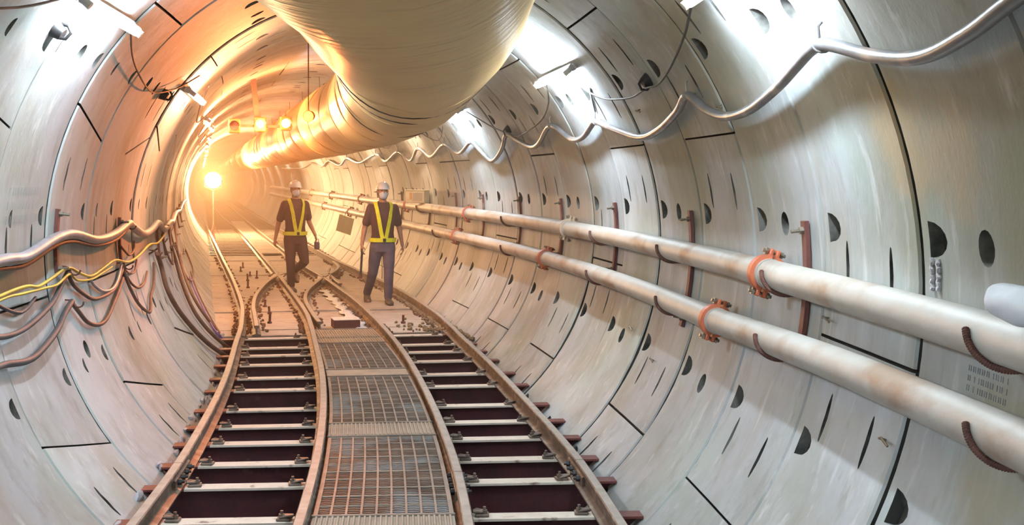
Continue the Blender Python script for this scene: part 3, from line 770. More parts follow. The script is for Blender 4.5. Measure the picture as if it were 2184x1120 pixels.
pipe_run(pphi_up, uj, 'upper', place_u); pipe_run(pphi_lo, lj, 'lower', place_l)
cu = ['bright orange coupling on the upper pipe nearest the viewer', 'pale dusty coupling on the upper pipe, second from the viewer', 'orange-red coupling on the upper pipe right of the carton', 'coupling on the upper pipe left of the carton', 'upper pipe coupling behind the right worker, fifth away', 'upper pipe coupling between the workers, sixth away', 'upper pipe coupling behind the left worker, seventh away', 'upper pipe coupling at the far end, eighth away']
for s, lab, i in zip(uj[1:-1], cu, range(9)): coupling(s, pphi_up, lab, M['coupling_pale'] if i == 1 else M['coupling'])
cl = ['brick-orange coupling on the lower pipe nearest the viewer', 'orange coupling on the lower pipe, second from the viewer', 'pink-red coupling on the lower pipe, third from the viewer', 'lower pipe coupling behind the right worker, fourth away', 'lower pipe coupling between the workers, fifth away', 'lower pipe coupling behind the left worker, sixth away', 'lower pipe coupling at the far end, seventh away']
for s, lab in zip(lj[1:-1], cl): coupling(s, pphi_lo, lab, M['coupling'])
# bent rebar hooks carrying the pipes
def rebar_hook(s, fn, lab):
    phi = fn(s); c = WP(s, phi, RP); T = Matrix.Translation(c) @ Matrix.Rotation(ang(s), 4, 'Z'); ins = -1
    root = empty('rebar_hook', T); tag(root, lab, 'pipe hook', 'rebar hooks under the pipes')
    P = []; rr = PR+.010
    for q in range(15):
        th = math.radians(lerp(162, 285, q/14)); P.append((rr*math.cos(th), lerp(.1, -.03, q/14), rr*math.sin(th)))
    wall_x = (R+.03)*math.cos(math.radians(phi))-RP*math.cos(math.radians(phi))
    P.append((wall_x, -.06, -rr*.98))
    mb = MB(); mb.tube(P, .0095, 8); mb.obj('bent_bar', M['rebar'], root)
    mb = MB()
    for q in range(0, 15): 
        a = Vector(P[q]); b = Vector(P[q+1]); d = (b-a).normalized()
        for f_ in (.25, .75): m_ = a.lerp(b, f_); mb.tube([m_-d*.002, m_+d*.002], .0112, 8)
    mb.obj('bar_ribs', M['rebar'], root)['kind'] = 'stuff'
for i, s in enumerate((3.14, 5.2, 7.3, 9.3, 13.0, 18.5)): rebar_hook(s, pphi_up, 'rusty bent rebar hook under the upper pipe, %s from the viewer' % ordw(i))
for i, s in enumerate((3.08, 5.2, 7.2, 9.3, 12.9, 17.0)): rebar_hook(s, pphi_lo, 'rusty bent rebar hook under the lower pipe, %s from the viewer' % ordw(i))
# red-brown bracket straps on the wall behind the pipes
def strap(s, pa, pb, lab, wd=.026, side=1):
    root = empty('wall_bracket', Matrix.Translation(WP(s, (pa+pb)/2, R))); tag(root, lab, 'bracket', 'red-brown wall brackets')
    off = root.matrix_world.translation; mb = MB(); n = 10; V = []; F = []
    for q in range(n+1):
        ph = lerp(pa, pb, q/n)
        V += [WP(s-wd, ph, R-.004)-off, WP(s+wd, ph, R-.004)-off, WP(s+wd, ph, R-.026)-off, WP(s-wd, ph, R-.026)-off]
        if q:
            for j in range(4): F.append(((q-1)*4+j, (q-1)*4+(j+1) % 4, q*4+(j+1) % 4, q*4+j))
    F += [(3, 2, 1, 0), tuple(n*4+j for j in range(4))]
    mb.add(V, F); fixn(mb.obj('strip', M['strap'], root))
    for ph in (lerp(pa, pb, .07), lerp(pa, pb, .93)):
        a = WP(s, ph, R-.02)-off; b = WP(s, ph, R-.085)-off; c = WP(s, ph, R-.045)-off; d = WP(s, ph, R-.026)-off
        mb = MB(); mb.cyl(a, b, .008, 8); mb.cyl(d, c, .018, 6); mb.obj('anchor_bolt', M['bolt'], root)
for i, (s, a, b) in enumerate(((5.16, 8.2, -9.5), (7.17, 8.0, -14), (9.19, 8.3, -9), (11.1, 8.3, -9), (12.87, 8, -9), (14.65, 8, -9), (16.3, 8, -9), (18.35, 7, -9), (21, 7, -9), (24, 7, -9))):
    strap(s, b, a, 'red-brown bracket strip on the right wall behind the pipes, %s from the viewer' % ordw(i))

# ------------------------------------------------------------------ cables
def cable(name, pts, r_, mat_, lab, k=5, n=10, group=None, cat='cable', rad=None):
    # pts: (s, phi) or (s, phi, radius from axis)
    P = smoothcurve([(p[0], p[1], p[2] if len(p) > 2 else (rad or R-.05)) for p in pts], k)
    mb = MB(); mb.tube([WP(*p) for p in P], r_, n); o = mb.obj(name, mat_, None, 60)
    return tag(o, lab, cat, group)
RCAB = [(2.0, 30.5), (2.4, 29.8), (2.83, 28.3), (3.13, 26.8), (3.48, 25.9), (3.82, 27.2), (4.17, 29.9), (4.33, 30.0), (4.6, 28.6), (4.94, 26.7), (5.45, 24.6), (5.87, 24.4), (6.14, 26.2), (6.36, 29.2), (6.7, 26.9), (7.3, 24.1), (7.84, 23.3), (8.5, 26.4), (8.87, 28.6), (9.1, 27.6), (9.5, 25.4), (9.93, 25.3), (10.43, 30.0), (11.2, 25.4), (11.6, 24.6), (12.06, 27.4), (12.4, 29.8), (12.9, 25), (13.6, 21.0), (14.0, 25.6), (14.25, 28.9), (15.2, 25), (15.85, 29.4), (17.2, 24.5), (17.9, 29.2), (19, 23.6), (19.8, 28.9), (21.6, 24.3), (22.4, 29), (25.3, 24.9), (27, 29), (29, 24.5), (31, 29), (33.5, 24.5), (36, 29), (40, 25), (50, 27)]
cable('power_cable', RCAB, .0245, M['cable'], 'thick grey power cable drooping from hook to hook along the right wall', k=6, n=12)
HK = [(4.25, 30.0), (6.36, 29.2), (8.87, 28.6), (10.43, 30.0), (12.4, 29.8), (14.25, 28.9), (15.85, 29.4), (17.9, 29.2), (19.8, 28.9), (22.4, 29), (27, 29)]
for i, (s, ph) in enumerate(HK):
    P = [WP(s, ph+2.4, R+.02), WP(s, ph+2.0, R-.02), WP(s-.01, ph+.6, R-.045)]
    for a in range(-40, 200, 30): P.append(WP(s-.015-.0004*a, ph+math.degrees(.026*math.sin(math.radians(-a))/R), R-.05-.026*math.cos(math.radians(a))*-1*-1))
    mb = MB(); mb.tube(P, .006, 6); tag(mb.obj('cable_hook', M['cable'], None), 'wire hook holding the thick grey cable, %s from the viewer' % ordw(i), 'hook', 'cable hooks on the right wall')
cable('lamp_wire', [(4.4, 43.5, R-.06), (4.8, 43.4, R-.05), (5.26, 42.3), (5.79, 38.3), (6.39, 34.5), (6.8, 32.6), (7.08, 32.6), (7.25, 32.3), (7.6, 31.8), (8.2, 33.0), (8.55, 35.6), (8.7, 38.5), (8.78, 42.0)], .0075, M['cable_dark'], 'thin dark lamp wire hanging from the top right to the lamp by the duct', k=6, n=8)
cable('lamp_wire', [(9.6, 42.0), (9.85, 38.2), (10.1, 35.6), (10.6, 32.4), (11.2, 30.3), (11.9, 28.6), (12.3, 30.0), (12.9, 34), (13.5, 41)], .0075, M['cable_dark'], 'thin wire drooping behind the tube lamp to the next lamp on the right wall', k=6, n=8)
cable('lamp_wire', [(8.6, 36.2), (8.75, 33.5), (8.87, 30.6)], .006, M['cable_dark'], 'short dark wire hanging down to the grey cable hook, third hook', k=5, n=6, rad=R-.015)
# saddles with a pale tag
def saddle(s, ph, lab, tagged):
    root = empty('cable_saddle', Matrix.Translation(WP(s, ph, R))); tag(root, lab, 'cable saddle', 'cable saddles')
    off = root.matrix_world.translation; inward = (WP(s, ph, R-1)-WP(s, ph, R)); ups = (WP(s, ph+1, R)-WP(s, ph, R)).normalized(); al = (WP(s+.1, ph, R)-WP(s, ph, R)).normalized()
    mb = MB(); mb.tube([Vector((0, 0, 0))-inward*-.0, inward*.05], [.05, .032], 10); mb.obj('plug', M['black'], root)
    mb = MB(); mb.tube([inward*.03+ups*.03, inward*.07+ups*.01, inward*.075-ups*.03, inward*.045-ups*.05, inward*.012-ups*.04], .009, 8); mb.obj('clamp', M['black'], root)
    if tagged:
        mb = MB(); a = inward*.05+al*.03
        tri = [a-ups*.01, a+ups*.095+al*.02, a+ups*.085+al*.12, a+ups*.03+al*.07]
        b_ = [p+inward*.004 for p in tri]; mb.add(tri+b_, [(0, 1, 2, 3), (7, 6, 5, 4), (0, 4, 5, 1), (1, 5, 6, 2), (2, 6, 7, 3), (3, 7, 4, 0)]); fixn(mb.obj('paper_tag', M['mortar'], root))
saddle(7.12, 33.7, 'dark cable saddle with a pale paper tag, right wall near top', True)
saddle(12.35, 31.0, 'dark cable saddle beside the wire below the duct, right wall', False)
saddle(9.29, 146.5, 'brown cable saddle on the upper left wall between two lamps', False)
saddle(5.83, 144.0, 'brown cable saddle with flap at the top left corner', True)
# --- left wall
cable('power_cable', [(4.6, 181.5), (5.3, 180.5), (6.0, 179.5), (6.41, 179.7), (6.97, 177.7), (7.42, 177.4), (8.11, 179.5), (8.81, 179.2), (9.4, 177.6), (9.6, 178.4), (10.3, 181.2), (11.0, 180.9), (11.6, 179.8), (12.4, 182.6), (13.7, 181.8), (15, 183), (17, 181.5), (20, 183), (24, 181.5), (30, 183)], .032, M['cable_lilac'], 'thick lilac-grey cable sagging along the left wall', n=12)
cable('power_cable', [(4.6, 180.8), (5.3, 180.5), (6.0, 180.8), (6.41, 181.0), (6.97, 179.0), (7.42, 178.8), (8.11, 180.6), (8.81, 180.6), (9.35, 178.8), (9.5, 178.2)], .013, M['cable_brown'], 'thinner brown cable running just below the thick lilac cable, left wall', n=8)
cable('yellow_cable', [(5.2, 186), (5.98, 184.7), (6.38, 184.4), (6.6, 185), (6.84, 184.5), (7.28, 183.4), (7.6, 185.2), (7.89, 186.3), (8.3, 185.6), (8.76, 184.9), (9.3, 186.4), (9.91, 186.0), (10.7, 184.6), (11.46, 185.3), (12.5, 184)], .010, M['cable_yellow'], 'twisted bright yellow cable across the left wall, upper strand', n=8)
cable('yellow_cable', [(5.2, 186.8), (5.98, 185.3), (6.3, 185.4), (6.7, 185.6), (7.0, 185.7), (7.3, 184.6), (7.5, 186.2), (7.9, 186.9), (8.3, 186.4), (8.6, 186)], .008, M['cable_yellow'], 'thin yellow cable twisted below the thicker yellow one, left wall', n=8)
Lc = [
 ([(5.2, 187), (5.6, 189), (5.94, 190.8), (6.33, 190.8), (6.84, 188.8), (7.1, 186.5), (7.36, 183.8)], .016, 'cable_dark', 'dark cable loop at the left frame edge, upper of the two drooping ones'),
 ([(5.2, 193), (5.5, 194.5), (5.85, 194.7), (6.28, 195.7), (6.81, 193.5), (7.1, 191), (7.31, 189.6)], .019, 'cable_dark', 'thick dark cable loop at the left frame edge, lowest of the drooping ones'),
 ([(7.31, 189.5), (7.45, 192), (7.6, 194.5), (7.85, 195.9), (8.12, 195.7), (8.5, 193.5), (8.8, 191.5), (9.05, 189.5)], .014, 'cable_brown', 'brown cable loop hanging lowest between the first two hangers, left wall'),
 ([(7.33, 184.2), (7.42, 186.5), (7.59, 188.5), (7.85, 190.6), (8.1, 191.2), (8.45, 191.2), (8.69, 190.6), (9.0, 188.5), (9.15, 187)], .013, 'cable_brown', 'brown cable loop hanging shallow between the first two hangers, left wall'),
 ([(7.9, 186.3), (8.0, 188.2), (8.25, 190.2), (8.6, 190.6), (8.9, 188.9), (9.12, 186)], .011, 'cable_lilac', 'lilac-grey small loop in front of the brown loops, left wall'),
 ([(9.15, 188), (9.25, 191.5), (9.45, 196.5), (9.7, 199.3), (9.9, 199.9), (10.2, 197), (10.5, 195.5), (10.75, 193.5), (11.0, 190)], .013, 'cable_brown', 'deep brown cable loop after the second hanger, left wall'),
 ([(9.2, 188.4), (9.4, 191.5), (9.7, 193.4), (10.1, 193.0), (10.4, 191)], .010, 'cable_brown', 'small brown cable loop above the deep loop, left wall'),
 ([(9.12, 182), (9.35, 184), (9.55, 185.2), (9.8, 184.5), (9.85, 182.3)], .009, 'cable_brown', 'little ring of brown cable under the thick cable, second hanger'),
 ([(9.15, 187), (9.4, 189.2), (9.7, 189.3), (9.9, 187)], .009, 'cable_brown', 'little ring of brown cable below the yellow cable, second hanger'),
 ([(11.3, 188), (11.47, 192.2), (11.4, 198), (11.46, 202), (11.6, 206.5), (11.77, 210.7), (11.95, 216), (12.14, 221.2), (12.4, 227)], .024, 'cable_brown', 'thick brown hose running down the left wall to the sleepers, nearest one'),
 ([(13.6, 190), (13.8, 196), (13.5, 202), (13.2, 207), (13.0, 212), (13.0, 218), (13.1, 224), (13.2, 229)], .022, 'cable_brown', 'thick brown hose running down the left wall, second one'),
 ([(15.2, 191), (15.23, 198.8), (14.7, 204), (14.3, 209.4), (14.1, 215), (13.99, 220.4), (13.75, 226), (13.65, 229)], .018, 'cable_brown', 'brown hose running down the left wall beside the purple cable'),
 ([(17.6, 200), (18.5, 199.4), (18.7, 204), (18.2, 208.1), (17.0, 209.3), (15.9, 208.3), (15.2, 204.5), (15.4, 200), (16.5, 198), (17.6, 200)], .013, 'cable_brown', 'hanging ring of brown cable above the purple cable, left wall'),
 ([(16.07, 206.8), (15.3, 211.5), (14.82, 215.3), (14.2, 219), (13.76, 221.5), (13.6, 226)], .013, 'cable_purple', 'bright purple cable running down to the left rail'),
 ([(17.0, 207), (16.0, 212), (15.2, 217), (14.4, 222), (13.8, 226.5)], .010, 'cable_brown', 'thin brown cable right of the purple cable, left wall'),
 ([(12.3, 184), (12.6, 190), (13.2, 195), (13.8, 190), (14.2, 184)], .012, 'cable_brown', 'brown cable swag between the third and fourth hangers, left wall'),
 ([(14.2, 184), (14.8, 191), (15.6, 195), (16.4, 190), (16.9, 184)], .012, 'cable_brown', 'brown cable swag between the fourth and fifth hangers, left wall'),
 ([(5.95, 186), (6.3, 188.3), (6.6, 186.8)], .010, 'cable_dark', 'thin dark wire at the left edge below the yellow cable'),
]
for pts, r_, mt, lab in Lc: cable('cable', pts, r_, M[mt], lab, n=8, rad=R-.012-r_-.008, group='cables on the left wall')
for i, (s, a, b) in enumerate(((7.16, 184, 172.7), (9.2, 190, 176), (11.9, 191, 180), (12.7, 191, 181), (14.2, 191, 182), (16.9, 191, 182), (19.5, 191, 181), (22, 191, 181))):
    strap(s, b, a, 'brown cable bracket on the left wall, %s from the viewer' % ordw(i), wd=.022)
# small hooks holding the left loops
for i, (s, ph) in enumerate(((7.33, 184), (9.13, 187), (11.1, 187.5), (7.3, 190), (9.4, 178))):
    mb = MB(); P = [WP(s, ph-1, R+.01), WP(s, ph-.6, R-.05)]+[WP(s, ph+math.degrees(.03*math.sin(math.radians(a))/R), R-.05-.03+.03*math.cos(math.radians(a))) for a in range(0, 181, 30)]
    mb.tube(P, .006, 6); tag(mb.obj('cable_hook', M['rebar'], None), 'small rusty hook holding cable loops on the left wall, %s' % ordw(i), 'hook', 'hooks on the left wall')
# red and white marker hose beside the left rail
def striped():
    P = smoothcurve([(13.55, -1.36, .03), (15.2, -1.38, .05), (17, -1.37, .05), (19, -1.36, .06), (22, -1.36, .06), (26, -1.38, .05)], 12)
    root = empty('striped_hose', TM(13.55, -1.36, .03)); off = root.matrix_world.translation
    tag(root, 'red and white striped marker cord along the left outer rail', 'cord')
    pts = [TP(*p)-off for p in P]
    for i in range(len(pts)-1):
        mb = MB(); mb.tube([pts[i], pts[i].lerp(pts[i+1], .98)], .019, 8); mb.obj('red_band' if i % 2 else 'white_band', M['redsteel'] if i % 2 else M['white'], root)
striped()

# ------------------------------------------------------------------ lamps
def tube_lamp(s0, s1, phi, lab, glow='tube', r_=R-.10):
    sm_ = (s0+s1)/2; root = empty('tube_lamp', Matrix.Translation(WP(sm_, phi, R-.03))); tag(root, lab, 'lamp', 'fluorescent tube lamps')
    off = root.matrix_world.translation
    def G_(s, r__, dp=0): return WP(s, phi+dp, r__)-off
    inw = (G_(sm_, R-1)-G_(sm_, R)).normalized()
    ups = inw.cross((G_(s1, R)-G_(s0, R)).normalized())
    mb = MB(); V = []; F = []
    for q, s in enumerate((s0-.03, s1+.03)):
        b = G_(s, R-.045)
        for x, z in ((-.032, 0), (.032, 0), (.022, .03), (-.022, .03)): V.append(b+ups*x+inw*z)
    F = [(0, 1, 2, 3), (7, 6, 5, 4)]+[(j, 4+j, 4+(j+1) % 4, (j+1) % 4) for j in range(4)]
    mb.add(V, F); fixn(mb.obj('batten', M['zinc'], root))
    mb = MB(); mb.tube([G_(s0+.02, r_), G_(s1-.02, r_)], .028, 12); mb.obj('tube', M[glow], root)
    for s in (s0, s1):
        mb = MB(); mb.box((0, 0, 0), (.02, .02, .02))
        b = G_(s, R-.03); mb = MB(); mb.tube([b, b+inw*.10], .022, 8); mb.obj('end_cap', M['white'], root)
    for s in (lerp(s0, s1, .15), lerp(s0, s1, .85)):
        mb = MB(); mb.tube([G_(s, R+.01), G_(s, R-.05)], .008, 6); mb.obj('mounting_bolt', M['bolt'], root)
RL = [(4.1, 5.2), (8.5, 9.7), (13.6, 14.8), (17.6, 18.8), (22.6, 23.8), (27.6, 28.8), (33.4, 34.6), (39.5, 40.7), (46, 47.2), (53, 54.2), (60, 61.2), (67, 68.2), (75, 76.2), (84, 85.2), (93, 94.2)]
LL = [(1.0, 2.2), (5.6, 6.72), (10.0, 11.2), (14.8, 16.0), (19.5, 20.7), (24.5, 25.7), (30, 31.2), (36, 37.2), (43, 44.2), (51, 52.2), (58, 59.2), (65, 66.2), (73, 74.2), (82, 83.2), (91, 92.2)]
for i, (a, b) in enumerate([(-1.2, 0)]+RL): tube_lamp(a, b, 42.5, 'fluorescent tube lamp on the right wall, %s' % (ordw(i-1)+' from the viewer' if i else 'out of view behind the viewer'), 'tube' if a < 17 else 'tube_soft')
for i, (a, b) in enumerate([(-3.4, -2.2)]+LL): tube_lamp(a, b, 142.3 if 9 < a < 16 else 137.8, 'fluorescent tube lamp on the left wall, %s' % (ordw(i-2)+' from the viewer' if i > 1 else 'out of view, %s behind the frame edge' % ordw(1-i)), 'tube' if a < 8 else ('tube_soft' if a < 13 else 'tube_warm'))
for i, ((a, b), (c, d)) in enumerate(zip(LL[:6], LL[1:7])):
    cable('lamp_wire', [(b, 137.8), (lerp(b, c, .2), 143), (lerp(b, c, .45), 146.4), (lerp(b, c, .62), 146.6), (lerp(b, c, .85), 143), (c, 137.8)], .0065, M['cable_brown'], 'thin lamp wire drooping on the upper left wall, %s span' % ordw(i), n=6, group='left lamp wires')
for i, ((a, b), (c, d)) in enumerate(zip(RL[2:7], RL[3:8])):
    cable('lamp_wire', [(b, 42.5), (lerp(b, c, .25), 35), (lerp(b, c, .5), 31.5), (lerp(b, c, .75), 36), (c, 42.5)], .0065, M['cable_dark'], 'thin lamp wire drooping on the far right wall, %s span' % ordw(i), n=6, group='right lamp wires')

# signal lamps hanging from the crown, left of the duct
SG = 16.0
br = empty('signal_bracket', TM(SG, -.9, 3.1)); tag(br, 'brown hanging bracket with a cross bar left of the duct', 'bracket')
mb = MB(); mb.box((.02, 0, -.20), (.07, .05, .72), rot=Matrix.Rotation(-.10, 4, 'Y')); mb.obj('drop_arm', M['strap'], br)
mb = MB(); mb.box((.08, 0, -.56), (.86, .03, .035)); mb.obj('cross_bar', M['strap'], br)
def signal(u, z, lens, lab, d=.17):
    root = empty('signal_lamp', TM(SG-.03, u, z)); tag(root, lab, 'signal lamp', 'signal lamps')
    mb = MB(); mb.box((0, .0, 0), (d*.92, .14, d*1.15), bev=.015); mb.obj('case', M['sig_body'], root)
    mb = MB(); mb.tube([(0, -.07, .0), (0, -.10, .0)], [d*.36, d*.34], 16); mb.obj('lens', lens, root)
    mb = MB(); V = []; F = []
    for q in range(9):
        th = math.radians(lerp(0, 180, q/8))
        for rr, y in ((d*.42, -.07), (d*.42, -.17), (d*.39, -.17), (d*.39, -.07)): V.append((rr*math.cos(th), y, rr*math.sin(th)))
        if q:
            for j in range(4): F.append(((q-1)*4+j, (q-1)*4+(j+1) % 4, q*4+(j+1) % 4, q*4+j))
    F += [(3, 2, 1, 0), (32, 33, 34, 35)]; mb.add(V, F); fixn(mb.obj('hood', M['sig_body'], root))
    mb = MB(); mb.box((0, .02, d*.7), (.03, .03, d*.4)); mb.obj('hanger', M['strap'], root)
signal(-1.16, 2.53, M['redsteel'], 'unlit dark orange signal lamp at the left end of the bar')
signal(-.82, 2.56, M['amber'], 'brightly lit amber signal lamp in the middle of the bar')
signal(-.48, 2.58, M['green'], 'green-white lit signal lamp at the right end of the bar')
def warm(s, u, z, watts, col, rad=.09):
    l = bpy.data.lights.new('warm_lamp', 'POINT'); l.energy = watts; l.color = col; l.shadow_soft_size = rad
    o = bpy.data.objects.new('warm_lamp', l); o.location = TP(s, u, z); COL.objects.link(o)
warm(SG-.28, -.82, 2.56, AMBER_W, (1.0, .36, .10))
# hooded amber lamp added beside the duct to cast orange on the left wall
def added_amber_lamp(s, u, z, aim, lab):
    p = TP(s, u, z); d = (aim-p).normalized(); rot = d.to_track_quat('-Y', 'Z').to_matrix().to_4x4()
    root = empty('added_amber_lamp', Matrix.Translation(p) @ rot); tag(root, lab, 'added lamp')
    mb = MB(); mb.tube([(0, .10, 0), (0, .06, 0), (0, 0, 0)], [.03, .055, .062], 16); mb.obj('hood', M['sig_body'], root)
    mb = MB(); mb.tube([(0, -.002, 0), (0, -.012, 0)], [.055, .05], 16); mb.obj('lens', M['amber'], root)
    iv = root.matrix_world.inverted(); mb = MB(); mb.tube([(0, .07, 0), iv @ TP(s, u, z+.08), iv @ TP(s, u, ZA+math.sqrt(R*R-u*u)+.01)], .007, 6); mb.obj('hanger_rod', M['strap'], root)
    l = bpy.data.lights.new('added_amber_beam', 'SPOT'); l.energy = ORANGE_BEAM_W; l.color = (1.0, .25, .07); l.spot_size = 1.25; l.spot_blend = 1.0; l.shadow_soft_size = .06
    o = bpy.data.objects.new('added_amber_beam', l); o.parent = root; o.location = (0, -.03, 0); o.rotation_euler = (PI/2, 0, PI); COL.objects.link(o)
added_amber_lamp(12.5, -.46, 2.50, WP(8.3, 168, R), 'small hooded amber lamp beside the left flank of the duct, added to throw orange light on the left wall')
# warm lamp and stand added to make the glow deep in the tunnel
def added_floodlight(s, u, z, lab):
    root = empty('added_floodlight', TM(s, u, z)); tag(root, lab, 'added_floodlight')
    mb = MB(); mb.tube([(0, .22, 0), (0, .05, 0), (0, 0, 0)], [.10, .24, .26], 24); mb.obj('reflector', M['zinc'], root)
    mb = MB(); mb.tube([(0, -.004, 0), (0, -.02, 0)], [.24, .22], 24); mb.obj('lens', M['added_flood'], root)
    mb = MB(); mb.tube([(-.27, .1, 0), (-.27, .1, -.2), (0, .1, -.34), (.27, .1, -.2), (.27, .1, 0)], .014, 8); mb.obj('yoke', M['strap'], root)
    mb = MB(); mb.cyl((0, .06, -.36), (0, .06, -z-.0), .022, 8); mb.obj('stand', M['strap'], root)
    for a in (0, 2.1, 4.2):
        mb = MB(); mb.cyl((0, .06, -z+.35), (.22*math.cos(a), .06+.22*math.sin(a), -z-.03), .012, 6); mb.obj('leg', M['strap'], root)
    l = bpy.data.lights.new('added_glow_beam', 'SPOT'); l.energy = GLOW_LAMP_W; l.color = (1.0, .50, .20); l.spot_size = 2.4; l.spot_blend = 1; l.shadow_soft_size = .2
    o = bpy.data.objects.new('added_glow_beam', l); o.location = (0, -.06, 0); o.rotation_euler = (PI/2, 0, PI); o.parent = root; COL.objects.link(o)
    l = bpy.data.lights.new('halo_light', 'POINT'); l.energy = GLOW_LAMP_W*.25; l.color = (1.0, .55, .24); l.shadow_soft_size = .2  # added point light that makes the halo in the haze
    o = bpy.data.objects.new('halo_light', l); o.location = (0, -.3, 0); o.parent = root; COL.objects.link(o)
added_floodlight(38, -1.22, 1.76, 'added warm lamp on a stand, making the glow at the far left of the tunnel')

# ------------------------------------------------------------------ things on the right wall
root = empty('white_sack', TM(2.87, 1.785, 1.527)); tag(root, 'white cloth bundle resting on the upper pipe at the right frame edge', 'sack')
bm = bmesh.new(); bmesh.ops.create_icosphere(bm, subdivisions=4, radius=1)
for v in bm.verts:
    d = v.co.copy(); k = 1+.05*math.sin(5*d.x+3*d.z)+.025*math.sin(7*d.y+4*d.z); v.co = Vector((d.x*.055*k, d.y*.20*k, d.z*.052*k+.006*abs(d.y)))
me = bpy.data.meshes.new('cloth'); bm.to_mesh(me); bm.free(); me.materials.append(M['sack']); me.polygons.foreach_set('use_smooth', [True]*len(me.polygons))
o = bpy.data.objects.new('cloth', me); COL.objects.link(o); o.parent = root
# carton on the upper pipe
cz = ZA+RP*math.sin(math.radians(.4))+PR
root = empty('carton', TM(18.3, RP-.11, cz+.002) @ Matrix.Rotation(-.9, 4, 'Z')); tag(root, 'pale cream carton with grey label resting on the upper pipe', 'carton')
mb = MB(); mb.box((0, 0, .1), (.40, .14, .2), bev=.008); mb.obj('body', M['box'], root)
mb = MB(); mb.box((.06, -.072, .1), (.2, .004, .13)); mb.obj('label_panel', M['boxlabel'], root)
mb = MB(); mb.box((-.08, -.072, .11), (.05, .004, .11)); mb.obj('orange_panel', M['orange_print'], root)
mb = MB(); mb.box((0, 0, .205), (.41, .15, .012), bev=.004); mb.obj('lid', M['box'], root)
# olive sheet leaning on the wall between the workers
root = empty('leaning_sheet', WP and Matrix.Translation(TP(26.0, 1.53, .93)) @ Matrix.Rotation(ang(20)-.5, 4, 'Z') @ Matrix.Rotation(.2, 4, 'X')); tag(root, 'olive square sheet hung below the pipes between the two workers', 'sheet')
mb = MB(); mb.box((0, 0, -.12), (.36, .012, .40), rot=Matrix.Rotation(.3, 4, 'Y'), bev=.004); mb.obj('board', M['sheet'], root)
mb = MB(); mb.tube([(0, 0, .06), (.05, .03, .2)], .006, 6); mb.obj('wire', M['cable_dark'], root)
cable('cable', [(22.8, -16), (22.3, -25), (21.3, -33), (20.6, -38), (20.2, -41)], .008, M['cable_dark'], 'thin dark cable curving down the right wall below the olive sheet', n=6, rad=R-.02)
# efflorescence run below the big pocket
mb = MB()
for ds in (-.03, .02):
    P = [WP(3.86+ds+.006*math.sin(q*1.7+ds*90), lerp(5.7, 2.6, q/14), R-.004) for q in range(15)]
    mb.tube(P, [.007+.004*abs(math.sin(q*2.1)) for q in range(15)], 6)
tag(mb.obj('lime_crust', M['mortar'], None, 60), 'white lime crust trickling below the big dark pocket at the right', 'crust')
# bent wire ends sticking from the right wall
for i, (s, ph) in enumerate(((7.7, 28.6), (5.95, -3.2), (4.9, -4.0), (7.55, -22.5), (8.3, -18.9), (4.1, -14.5), (6.0, 26.0))):
    mb = MB(); mb.tube([WP(s, ph, R+.01), WP(s, ph, R-.03), WP(s-.05, ph+.3, R-.045), WP(s-.09, ph-.3, R-.03)], .005, 6)
    tag(mb.obj('wire_stub', M['bolt'], None), 'bent wire stub sticking out of the right wall, %s of seven' % ordw(i), 'wire', 'wire stubs')
# faint stencilled rows on two near segments (illegible print)
def stencil(s0, s1, pa, pb, rows, lab):
    mb = MB(); rnd = random.Random(3)
    for r_ in range(rows):
        n = 9
        for i in range(n):
            s = lerp(s0, s1, (i+.15)/n); w_ = (s1-s0)/n*.55; p0 = lerp(pa, pb, (r_+.1)/rows); p1 = lerp(pa, pb, (r_+.68)/rows)
            for st in range(rnd.choice((1, 2, 2))):
                ss_ = s+w_*st*.8; th = .004
                V = [WP(ss_, p0, R-.0005), WP(ss_+th, p0, R-.0005), WP(ss_+th, p1, R-.0005), WP(ss_, p1, R-.0005)]
                V += [WP(ss_, p0, R-.002), WP(ss_+th, p0, R-.002), WP(ss_+th, p1, R-.002), WP(ss_, p1, R-.002)]
                mb.add(V, [(0, 1, 2, 3), (7, 6, 5, 4), (0, 4, 5, 1), (1, 5, 6, 2), (2, 6, 7, 3), (3, 7, 4, 0)])
    fixn(mb.obj('stencil_print', M['mark'], lining, 0))
stencil(3.33, 3.6, -3.6, -6.4, 3, '')
stencil(6.2, 6.78, 168.6, 175.2, 3, '')

# ------------------------------------------------------------------ haze filling the deep tunnel, its colour tinted orange to add warm light
def haze():
    mb = MB(); n = 24; s = 9.0; prof = []
    while s < 99.5: prof.append(s); s += 1.0 if s < 16 else 8
    prof.append(99.5)
    for i, s in enumerate(prof):
        for q in range(n): mb.v.append(WP(s, 360*q/n, R+.02))
        if i:
            for q in range(n): mb.f.append(((i-1)*n+q, (i-1)*n+(q+1) % n, i*n+(q+1) % n, i*n+q)); mb.mi.append(0)
    mb.f += [tuple(range(n-1, -1, -1)), tuple((len(prof)-1)*n+q for q in range(n))]; mb.mi += [0, 0]
    m = bpy.data.materials.new('haze'); m.use_nodes = True; nt = m.node_tree; nt.nodes.remove(nt.nodes['Principled BSDF'])
    v = nt.nodes.new('ShaderNodeVolumeScatter'); v.inputs['Color'].default_value = (1, .74, .50, 1); v.inputs['Density'].default_value = HAZE; v.inputs['Anisotropy'].default_value = .35
    nt.links.new(v.outputs[0], nt.nodes['Material Output'].inputs['Volume'])
    o = fixn(mb.obj('haze', m, None, 0)); o['kind'] = 'stuff'; tag(o, 'haze hanging in the deep end of the tunnel, tinted orange for a warm glow', 'haze'); 
haze()
